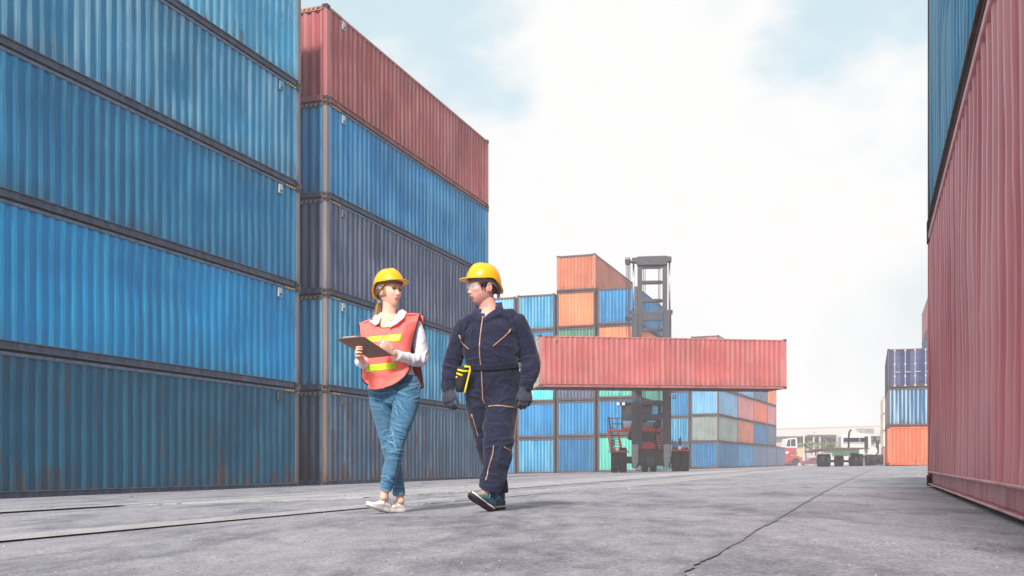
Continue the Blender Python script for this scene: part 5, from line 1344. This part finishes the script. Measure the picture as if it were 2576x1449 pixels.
    Rr = [(1056, 791), (1048, 820), (1040, 850), (1033, 880), (1033, 902), (1032, 922)]
    def poly(line, f):
        x = f*(len(line) - 1); i = min(int(x), len(line) - 2); r = x - i; return np.array(line[i])*(1-r) + np.array(line[i+1])*r
    def depth(u, v, back=False):
        e = abs(2*u - 1); D0 = np.interp(v, [0, 0.12, 0.3, 0.5, 0.75, 1], [-0.112, -0.140, -0.155, -0.152, -0.150, -0.175]); De = np.interp(v, [0, 0.12, 0.25, 0.5, 0.75, 1], [-0.030, -0.055, -0.065, -0.07, -0.08, -0.09])
        if v < 0.12: D0 = D0*(1 - 0.45*min(1, max(0, (e - 0.3)/0.5)))
        d = De + (D0 - De)*(1 - e**3.0)
        return d
    nu, nv = 60, 56; grid = []
    for j in range(nv + 1):
        row = []
        for i in range(nu + 1):
            u, v = i/nu, j/nv
            p = (1-v)*poly(T, u) + v*poly(B, u) + (1-u)*poly(L_, v) + u*poly(Rr, v) - ((1-u)*(1-v)*np.array(T[0]) + u*(1-v)*np.array(T[-1]) + (1-u)*v*np.array(B[0]) + u*v*np.array(B[-1]))
            ed = min(1, 6*u, 6*(1-u), 8*v, 1)
            w = 0.010*vnoise(np.array([[u*5 + 3, v*2.2, 0.3]]), 31)[0] + 0.006*vnoise(np.array([[u*11, v*5, 7.3]]), 33)[0] + 0.005*math.sin(u*17 + 3*v)*v*v
            row.append(pt(p[0], p[1], depth(u, v) + w*ed))
        grid.append(row)
    mb = MB(); mb.sheet(grid); vo = put(mb, 'safety_vest', VEST_OR, t); sd = vo.modifiers.new('s', 'SOLIDIFY'); sd.thickness = 0.004; sd.offset = 0
    vb = bvh_of(vo)
    def edge(line, dvf, r=0.0068):
        m2 = MB(); m2.tube(line, r, 7); o = m2.build('binding', TRIM, vo); return o
    edge([grid[0][i] for i in range(int(nu*0.17), int(nu*0.84))], None, 0.0045); edge([grid[j][nu] for j in range(0, nv + 1)], None); edge([grid[j][0] for j in range(0, nv + 1)], None); edge([grid[nv][i] for i in range(int(nu*0.55), nu + 1)], None); edge([grid[nv][i] for i in range(0, int(nu*0.3))], None)
    q = trace(vb, [(977, 931), (978, 950), (979, 970)], 0.002)
    if len(q) > 1: m2 = MB(); m2.tube(q, 0.003, 5); m2.build('front_seam', plain('vest_seam', (0.9, 0.2, 0.12, 1), 0.6), vo)
    def band(quad, name, mat, parts):
        m2 = MB(); rows = []
        for j in range(7):
            row = []
            for i in range(25):
                f, g = i/24, j/6
                a = np.array(quad[0])*(1-f) + np.array(quad[1])*f; b = np.array(quad[3])*(1-f) + np.array(quad[2])*f; p = a*(1-g) + b*g
                h = on_surface(vb, p[0], p[1], 0.004); row.append(h if h is not None else pt(p[0], p[1], -0.16))
            rows.append(row)
        m2.sheet(rows); o = m2.build(name, [mat, BAND_G], vo, True)
        for pl in o.data.polygons:
            c = (pl.index % 24)/24; pl.material_index = 1 if any(x0 <= c <= x1 for x0, x1 in parts) else 0
        s2 = o.modifiers.new('s', 'SOLIDIFY'); s2.thickness = 0.003; s2.offset = 1
    band([(924, 848), (1009, 839.5), (1008.5, 857.5), (928, 860)], 'reflective_band', BAND, [(0.0, 0.10), (0.88, 1)])
    band([(915.5, 919.5), (997, 911), (997.5, 927.5), (923, 936)], 'reflective_band', BAND, [(0.10, 0.32), (0.62, 0.70), (0.83, 1)])
    # back panel of the vest
    bk = []
    BT = [(903, 815), (935, 803), (977, 797), (1022, 791), (1056, 791), (1066, 797)]; BL = [(903, 815), (905, 880), (912, 950)]; BR = [(1066, 797), (1068, 850), (1056, 905), (1060, 940), (1066, 974)]; BB = [(912, 950), (960, 985), (1010, 985), (1055, 979), (1066, 974)]
    for j in range(31):
        row = []
        for i in range(31):
            u, v = i/30, j/30
            p = (1-v)*poly(BT, u) + v*poly(BB, u) + (1-u)*poly(BL, v) + u*poly(BR, v) - ((1-u)*(1-v)*np.array(BT[0]) + u*(1-v)*np.array(BT[-1]) + (1-u)*v*np.array(BB[0]) + u*v*np.array(BB[-1]))
            e = abs(2*u - 1); row.append(pt(p[0], p[1], 0.055 + (np.interp(v, [0, 0.2, 1], [0.02, 0.11, 0.13]) - 0.02)*(1 - e**3) + 0.012*math.sin(9*v + u*3)*(0.3 + v)))
        bk.append(row)
    mb = MB(); mb.sheet(bk); bo = put(mb, 'vest_back', VEST_OR, t); sd = bo.modifiers.new('s', 'SOLIDIFY'); sd.thickness = 0.004; sd.offset = 0
    m2 = MB(); m2.tube([r[-1] for r in bk], 0.0048, 7); m2.build('binding', TRIM, bo); m2 = MB(); m2.tube(bk[-1], 0.0045, 7); m2.build('binding', TRIM, bo)
    for sd_ in (0,):   # shoulder bridge between the panels
        for (a, b, c) in (((1021, 790.5, -0.075), (1040, 790, -0.055), (1056, 791, -0.032)), ((903, 815, -0.032), (918, 810, -0.055), (936, 803, -0.075))):
            m2 = MB(); rows = []
            for f in (0, 0.35, 0.7, 1): rows.append([pt(q[0], q[1] - 3.0*math.sin(math.pi*f), q[2]*(1-f) + 0.06*f) for q in (a, b, c)])
            m2.sheet(rows); o = put(m2, 'vest_shoulder', VEST_OR, t); s3 = o.modifiers.new('s', 'SOLIDIFY'); s3.thickness = 0.004
    # shoes
    h1 = pt(974, 1283, -0.03); h1.z = gz(h1.x, h1.y) + 0.004
    shoe(t, h1, R(-38), R(-14), 0.235, CANVAS, SOLE_W, LACE, ankle_h=0.100)
    h2 = pt(1012, 1283, 0.07); h2.z = gz(h2.x, h2.y) + 0.003
    shoe(t, h2, R(-50), R(0), 0.225, CANVAS, SOLE_W, LACE, ankle_h=0.100)
    # what she holds: the clipboard with its clip and sheet, and the pen
    A, Bq, Cq, Dq = pt(844, 853, -0.47), pt(915, 847, -0.46), pt(989, 895.5, -0.30), pt(928, 901.5, -0.315)
    cb = thing('clipboard', 'brown hardboard clipboard with white paper held by the woman', 'clipboard', (A + Bq + Cq + Dq)/4)
    n = (Bq - A).cross(Dq - A).normalized(); n = n if n.z > 0 else -n
    def slab(q, lo, hi, name, mat, par):
        m2 = MB(); v = [p + n*lo for p in q] + [p + n*hi for p in q]; m2.add(v, [(0,1,2,3), (7,6,5,4), (0,4,5,1), (1,5,6,2), (2,6,7,3), (3,7,4,0)]); o = m2.build(name, mat, par, bevel=0.0012); o.location = -cb.location; return o
    slab([A, Bq, Cq, Dq], 0, 0.005, 'board', plain('hardboard', srgb(132, 104, 92), 0.6, 0, 0.12, 30), cb)
    L2 = lambda p, q, f: p + (q - p)*f
    slab([L2(A, Cq, 0.04), L2(Bq, Dq, 0.04), L2(Cq, A, 0.04), L2(Dq, Bq, 0.04)], 0.0055, 0.008, 'paper', plain('paper_white', (0.78, 0.77, 0.76, 1), 0.8), cb)
    e0, e1 = L2(A, Bq, 0.25), L2(A, Bq, 0.72); dn = (Dq - A).normalized()*0.035
    slab([e0, e1, e1 + dn, e0 + dn], 0.0085, 0.020, 'clip', plain('clip_metal', (0.62, 0.60, 0.58, 1), 0.3, 0.8), cb)
    pa, pb = pt(950.5, 866, -0.365), pt(968.5, 841.5, -0.345)
    pn = thing('pen', 'slim brass-coloured pen in the hand of the woman with the clipboard', 'pen', (pa + pb)/2); m2 = MB(); m2.tube([pa - pn.location, pb - pn.location], [0.0042, 0.0042], 8); m2.build('barrel', plain('pen_brass', srgb(196, 140, 110), 0.35, 0.3), pn)
    m2 = MB(); m2.tube([pa + (pa - pb)*0.18 - pn.location, pa - pn.location], [0.0008, 0.004], 8); m2.build('tip', CHROME, pn)
build_woman()

# ================= the man
def build_man():
    P0 = pt(1228, 1280); P0.z = gz(P0.x, P0.y)
    t = thing('person', 'man in navy zip-up coverall, grey gloves and clear safety glasses, looking at the woman', 'person', P0)
    C = pt(1214, 725, 0.0); s = 1.10
    bd = MB(); M = head_shape(bd, C, R(-64), R(2), R(0), s, True)
    limb(bd, [(1221, 752, 0.02, 22, 1.05), (1227, 775, 0.025, 24, 1.0), (1230, 800, 0.02, 32, 0.85)], 22)
    limb(bd, [(1230, 800, 0.02, 44, 0.62), (1233, 850, 0, 54, 0.60), (1238, 920, 0, 52, 0.62), (1240, 985, 0, 52, 0.62)], 24, upright=True)
    limb(bd, [(1296, 806, 0, 14, 1), (1325, 880, 0.02, 13, 1), (1336, 915, 0.03, 12, 1), (1326, 960, -0.035, 8, 1), (1322, 978, -0.045, 7, 1)], 14)
    limb(bd, [(1166, 818, 0, 14, 1), (1143, 890, 0.02, 13, 1), (1132, 930, 0.03, 12, 1), (1128.5, 968, -0.025, 8, 1), (1127, 980, -0.035, 7, 1)], 14)
    limb(bd, [(1262, 990, 0, 26, 1), (1258, 1060, -0.08, 22, 1), (1252, 1112, -0.16, 18, 1), (1235, 1180, -0.20, 15, 1), (1220, 1240, -0.21, 11, 1.1)], 14)
    limb(bd, [(1204, 990, 0, 26, 1), (1206, 1060, 0.0, 22, 1), (1220, 1120, 0.03, 18, 1), (1244, 1190, 0.10, 14, 1), (1256, 1250, 0.14, 11, 1.1)], 14)
    for W, d, sd, nr in ((pt(1321, 978, -0.05), (0.02, -0.22, -1), (-0.75, -0.6, -0.1), (-0.6, 0.75, 0)), (pt(1126.5, 980, -0.035), (0.06, -0.22, -1), (0.75, -0.6, -0.1), (0.6, 0.75, 0))):
        hand(bd, W + Vector(d)*0.01, Vector(d), Vector(sd), Vector(nr), 0.72, curls=(22, 30, 25), thumb=(0.85, 0.3, 0.2), fat=0.7)
    me = fuse(bd, 0.0038, 2); Mi = M.inverted()
    def pick(c):
        q = (c - np.array(C)) @ np.array(Mi).T/s
        lips = (np.abs(q[:, 0]) < 0.022) & (q[:, 2] > -0.0790) & (q[:, 2] < -0.0575) & (q[:, 1] < -0.074)
        beard = (q[:, 2] < -0.056 + 0.012*vnoise(c*60, 3) + 0.9*np.maximum(0, np.abs(q[:, 0]) - 0.040)) & ((np.abs(q[:, 0]) > 0.026) | (q[:, 2] < -0.083)) & (q[:, 2] > -0.135) & (q[:, 1] < 0.010)
        return np.where(lips, 1, np.where(beard, 2, 0))
    finish(me, 'body', [SKIN_M, LIPS_M, STUBBLE], t, pick)
    eyes(t, C, M, s, plain('iris_grey', (0.06, 0.06, 0.06, 1), 0.2))
    hair_cap(t, C, M, s, HAIR_D, 5, R(78), -0.07, 1.018)
    helmet(t, C + M @ Vector((0, 0.004, -0.004)), M, 1.10, HAT, R(-6))
    # safety glasses
    gl, N, Lk, b = nodes('clear_lens'); b.inputs['Base Color'].default_value = (0.95, 0.96, 0.97, 1); b.inputs['Roughness'].default_value = 0.04; b.inputs['Alpha'].default_value = 0.22; b.inputs['Specular IOR Level'].default_value = 0.8
    def hp(x, y, z): return C + M @ (Vector((x, y, z))*s)
    mb = MB(); rows = []
    for z in (0.022, 0.008, -0.006, -0.018): rows.append([hp(0.079*math.sin(a), -0.020 - 0.088*math.cos(a)**0.6 - (0.004 if abs(a) < 0.2 else 0), z + (0.010 if z < -0.01 and abs(a) < 0.25 else 0)) for a in np.linspace(-1.25, 1.25, 25)])
    mb.sheet(rows); lo = put(mb, 'safety_glasses', gl, t); sd = lo.modifiers.new('s', 'SOLIDIFY'); sd.thickness = 0.0022
    m2 = MB(); m2.tube([r for r in rows[0]], 0.0018, 6); m2.build('lens_edge', plain('lens_edge', (0.6, 0.6, 0.62, 1), 0.2), lo)
    for sg in (-1, 1):
        m2 = MB(); q = [hp(sg*0.078, -0.052, 0.023), hp(sg*0.080, 0.006, 0.018), hp(sg*0.080, 0.006, 0.006), hp(sg*0.078, -0.052, -0.010)]; o_ = M @ Vector((sg*0.006, 0, 0)); q2 = [p + o_ for p in q]
        m2.add(q + q2, [(0,1,2,3), (7,6,5,4), (0,4,5,1), (1,5,6,2), (2,6,7,3), (3,7,4,0)]); m2.build('side_arm', plain('glasses_black', (0.02, 0.018, 0.022, 1), 0.3), lo)
    # undershirt at the neck
    mb = MB(); limb(mb, [(1217, 791, -0.040, 9, 0.5), (1216, 797, -0.050, 9, 0.4)], 14); put(mb, 'undershirt', cloth('tee_blue', srgb(26, 60, 120), 0.1), t)
    # coverall
    co_ = MB()
    limb(co_, [(1233, 803, 0.015, 54, 0.42), (1235, 820, 0.0, 67, 0.55), (1234, 850, -0.01, 71, 0.58), (1236, 890, -0.015, 70, 0.60), (1239, 921, -0.01, 66, 0.60), (1239, 950, -0.005, 69, 0.57), (1239, 985, 0, 70, 0.55), (1239, 1008, 0, 66, 0.53)], 32, upright=True)
    limb(co_, [(1288, 800, 0.0, 22, 1), (1264, 795, 0.01, 18, 1), (1248, 792, 0.03, 14, 1)], 18); limb(co_, [(1178, 812, 0.0, 22, 1), (1198, 806, 0.01, 18, 1), (1212, 801, 0.03, 14, 1)], 18)
    limb(co_, [(1296, 806, 0, 25, 1), (1312, 838, 0.005, 25, 1), (1326, 874, 0.015, 24.5, 1), (1334, 908, 0.02, 26, 1), (1333, 936, -0.01, 23, 1), (1326, 962, -0.04, 19, 1), (1323, 975, -0.05, 18, 1)], 24)
    limb(co_, [(1168, 818, 0, 24, 1), (1155, 850, 0.005, 24, 1), (1146, 885, 0.015, 22.5, 1), (1136, 922, 0.02, 23.5, 1), (1132, 946, -0.005, 20.5, 1), (1129, 966, -0.02, 18, 1), (1127.5, 978, -0.03, 17, 1)], 24)
    limb(co_, [(1264, 985, -0.005, 42, 0.92), (1262, 1022, -0.04, 41, 0.92), (1257, 1064, -0.09, 40, 0.88), (1254, 1106, -0.15, 39.5, 0.82), (1252, 1146, -0.18, 35, 0.80), (1246, 1182, -0.20, 32, 0.80), (1237, 1210, -0.21, 30, 0.82), (1232, 1228, -0.205, 28, 0.9)], 26, cap=0.1)
    limb(co_, [(1205, 985, 0.0, 34, 1.08), (1206, 1022, 0.0, 33, 1.05), (1209, 1056, 0.005, 30, 1.05), (1217, 1100, 0.02, 26, 1.1), (1227, 1140, 0.05, 24, 1.1), (1240, 1175, 0.09, 24, 1.05), (1252, 1208, 0.12, 24, 1.0), (1257, 1240, 0.13, 23, 1.05)], 26, cap=0.1)
    for ks in ([(1186, 801, 0.0, 13), (1202, 802, -0.045, 10), (1213, 808, -0.078, 8)], [(1266, 790, 0.0, 14), (1243, 796, -0.042, 11), (1219, 808, -0.078, 8)],
               [(1194, 788, 0.012, 9), (1202, 794, -0.03, 8), (1212, 803, -0.066, 6)], [(1258, 778, 0.02, 10), (1243, 787, -0.026, 9), (1223, 801, -0.066, 6.5)]):
        limb(co_, [k + (1,) for k in ks], 14)
    me = fuse(co_, 0.0065, 3)
    F = [(pt(1330, 912, -0.08), (-0.5, 0, 1), 0.12, 0.012, 0.045, 41), (pt(1135, 925, -0.07), (0.5, 0, 1), 0.12, 0.011, 0.045, 42), (pt(1325, 960, -0.1), (0, 0, 1), 0.08, 0.009, 0.032, 43), (pt(1129, 962, -0.1), (0, 0, 1), 0.08, 0.009, 0.032, 44),
         (pt(1250, 885, -0.14), (0.35, 0, 1), 0.15, 0.010, 0.045, 45), (pt(1195, 885, -0.14), (-0.35, 0, 1), 0.12, 0.010, 0.045, 46), (pt(1300, 825, -0.08), (0.9, 0, 0.5), 0.11, 0.012, 0.055, 47), (pt(1170, 835, -0.08), (-0.9, 0, 0.5), 0.11, 0.010, 0.055, 48),
         (pt(1255, 980, -0.13), (-0.6, 0, 0.8), 0.16, 0.013, 0.060, 49), (pt(1200, 1000, -0.12), (0.6, 0, 0.8), 0.12, 0.010, 0.055, 50), (pt(1255, 1060, -0.2), (0.25, 0, 1), 0.12, 0.012, 0.055, 51), (pt(1255, 1125, -0.25), (-0.3, 0, 1), 0.13, 0.013, 0.050, 52), (pt(1240, 1195, -0.26), (0.2, 0, 1), 0.13, 0.011, 0.055, 53), (pt(1210, 1100, -0.05), (0.2, 0, 1), 0.13, 0.010, 0.05, 54)]
    displace(me, lambda co, no: folds(F, co) + 0.005*vnoise(co*8, 61) + 0.003*vnoise(co*19, 62))
    cv = finish(me, 'coverall', COVERALL, t); bv = bvh_of(cv)
    # collar band, open at the throat
    mb = MB(); rings = []
    for (cx, cy, r, ry) in ((1230, 795, 40, 27), (1229.5, 780, 37, 25), (1229, 765, 34, 23), (1229, 765, 31, 20), (1229.5, 781, 33, 21), (1230, 795, 35, 22)):
        ring = []
        for k in range(33):
            a = R(-52) + R(292)*k/32      # gap at the front
            x = math.cos(a); y = math.sin(a); tl = 5.0*x*(-1)
            ring.append(pt(cx + r*x - 2*(y < 0), cy + tl + (9 if y < -0.3 else 0)*min(1, (-y - 0.3)/0.5 if y < -0.3 else 0), 0.018 + ry*KP*y))
        rings.append(ring)
    mb.loft(rings + [rings[0]], caps=False, closed=False); put(mb, 'collar', COVERALL, t)
    # belt seam
    q = trace(bv, [(1173, 925), (1200, 927), (1240, 928), (1280, 923), (1303, 918)], 0.0)
    mb = MB(); mb.tube(q, 0.013, 8, flat=0.4) if False else None
    rows = [[p for p in trace(bv, [(1174, y + 3), (1210, y + 5), (1250, y + 3), (1303, y - 3)], 0.005)] for y in (913, 917, 921, 925, 928)]
    n = min(len(r) for r in rows); mb = MB(); mb.sheet([r[:n] for r in rows]); w = put(mb, 'waistband', cloth('coverall_band', srgb(26, 28, 46), 0.15, 7, 500), t); sd = w.modifiers.new('s', 'SOLIDIFY'); sd.thickness = 0.006
    # brass zips
    for line, r in (([(1215, 797), (1212, 814), (1208, 845), (1206, 869), (1206.5, 893), (1208, 909), (1211, 925)], 0.0042), ([(1211, 931), (1212, 955), (1213.5, 985), (1214, 1003), (1217, 1011), (1222, 1017)], 0.0042),
                    ([(1156, 848), (1160, 858), (1165, 866), (1180, 879)], 0.0036), ([(1285, 829), (1274, 842), (1258, 856), (1240, 871)], 0.0036), ([(1230, 1022), (1245, 1020), (1262, 1020.5), (1293, 1025)], 0.0042),
                    ([(1188, 1046), (1194, 1068), (1203.5, 1099)], 0.0036), ([(1241.5, 1121), (1240, 1140), (1234, 1160), (1228, 1180), (1226, 1196), (1222, 1205)], 0.0042), ([(1268, 1124), (1277, 1129), (1287, 1134)], 0.0036), ([(1298.5, 1048), (1298, 1075), (1294, 1102)], 0.0042), ([(1203, 1148), (1210, 1147)], 0.004)):
        q = trace(bv, line, 0.003, 4.0)
        if len(q) > 1: mb = MB(); mb.tube(q, r, 6); put(mb, 'zip', ZIP, t)
    for a, b in (((1155, 843), (1159, 854)), ((1285, 828), (1279, 838)), ((1229, 1023), (1234, 1021)), ((1186, 1042), (1189, 1052)), ((1215, 792), (1214.5, 800)), ((1224, 1202), (1221, 1209))):
        q = trace(bv, [a, b], 0.008, 3.0)
        if len(q) > 1: mb = MB(); mb.tube(q, 0.0065, 6); put(mb, 'zip_puller', ZIP, t)
    # gloves
    for W, d, sd, nr, cu in ((pt(1321, 974, -0.05), (0.02, -0.16, -1), (-0.92, -0.38, -0.1), (-0.38, 0.92, 0.0), (24, 36, 30)), (pt(1126.5, 976, -0.035), (0.03, -0.16, -1), (0.75, -0.6, -0.1), (0.6, 0.75, 0), (26, 34, 30))):
        gm = MB(); hand(gm, W, Vector(d), Vector(sd), Vector(nr), 1.16, curls=cu, thumb=(0.85, 0.50, 0.25), fat=1.22, tcurl=12)
        limb_m(gm, [tuple(W + Vector((0.002, 0.004, 0.035))) + (0.040, 0.040), tuple(W + Vector((0, 0, -0.014))) + (0.046, 0.041)], 18, 2)
        me = fuse(gm, 0.0042, 2); displace(me, lambda co, no: 0.0018*vnoise(co*70, 71)); finish(me, 'glove', GLOVE, t)
    # shoes: leading foot on its heel, the other flat behind
    h1 = pt(1231, 1284, -0.19); h1.z = gz(h1.x, h1.y) + 0.006
    shoe(t, h1, R(-36), R(-24), 0.285, MESH_TEAL, SOLE_B, LACE_T, R(6), SOLE_W, 0.115)
    h2 = pt(1262, 1281, 0.14); h2.z = gz(h2.x, h2.y) + 0.003
    shoe(t, h2, R(-24), R(0), 0.27, MESH_TEAL, SOLE_B, LACE_T, 0, SOLE_W, 0.115)
    # the tool pouch hanging at his hip
    q = pt(1165, 955, -0.13)
    po = thing('tool_pouch', 'black tool pouch with yellow straps hanging at the hip of the man in the coverall', 'pouch', q)
    def add(mb, name, mat, **kw): o = mb.build(name, mat, po, kw.pop('smooth', True), **kw); o.location = -po.location; return o
    mb = MB(); rings = []
    for (x, y, hw, dd) in ((1166, 921, 11, 0.028), (1164, 932, 15, 0.036), (1161, 950, 15.5, 0.040), (1158, 968, 13.5, 0.036), (1157, 982, 11, 0.028), (1158, 987, 7, 0.016)):
        rings.append([pt(x + hw*math.cos(2*math.pi*k/18), y, -0.135 + dd*math.sin(2*math.pi*k/18)) for k in range(18)])
    mb.loft(rings); pb = add(mb, 'pouch_body', plain('pouch_black', (0.022, 0.02, 0.025, 1), 0.75))
    PY = plain('strap_yellow', srgb(236, 208, 40), 0.5); pbv = bvh_of(pb)
    for line in ([(1168, 922), (1182, 922.5), (1182.5, 932), (1178, 950), (1172, 975), (1169, 988)], [(1151, 930), (1165, 933.5), (1180, 934)], [(1148.5, 939), (1156, 942), (1164, 945)], [(1147, 948), (1150, 950)]):
        pts = [pt(x, y, -0.178 if 1150 < x < 1172 else -0.165) for x, y in line]
        mb = MB(); mb.tube(pts, 0.0075, 8, flat=0.45); add(mb, 'strap', PY)
build_man()

# ------------------------------------------------------------------ the air between
def build_haze():
    mb = MB(); mb.box(-300, -40, -9.0, 300, 420, 22.0)
    m = bpy.data.materials.new('haze_air'); m.use_nodes = True; N, Lk = m.node_tree.nodes, m.node_tree.links; N.clear()
    out = N.new('ShaderNodeOutputMaterial'); v = N.new('ShaderNodeVolumePrincipled')
    v.inputs['Color'].default_value = (1.0, 0.95, 0.965, 1); v.inputs['Density'].default_value = 0.0017; v.inputs['Anisotropy'].default_value = 0.0
    Lk.new(v.outputs[0], out.inputs['Volume'])
    o = mb.build('haze', m); tag(o, 'thin bright haze over the yard', 'haze', kind='stuff')
build_haze()
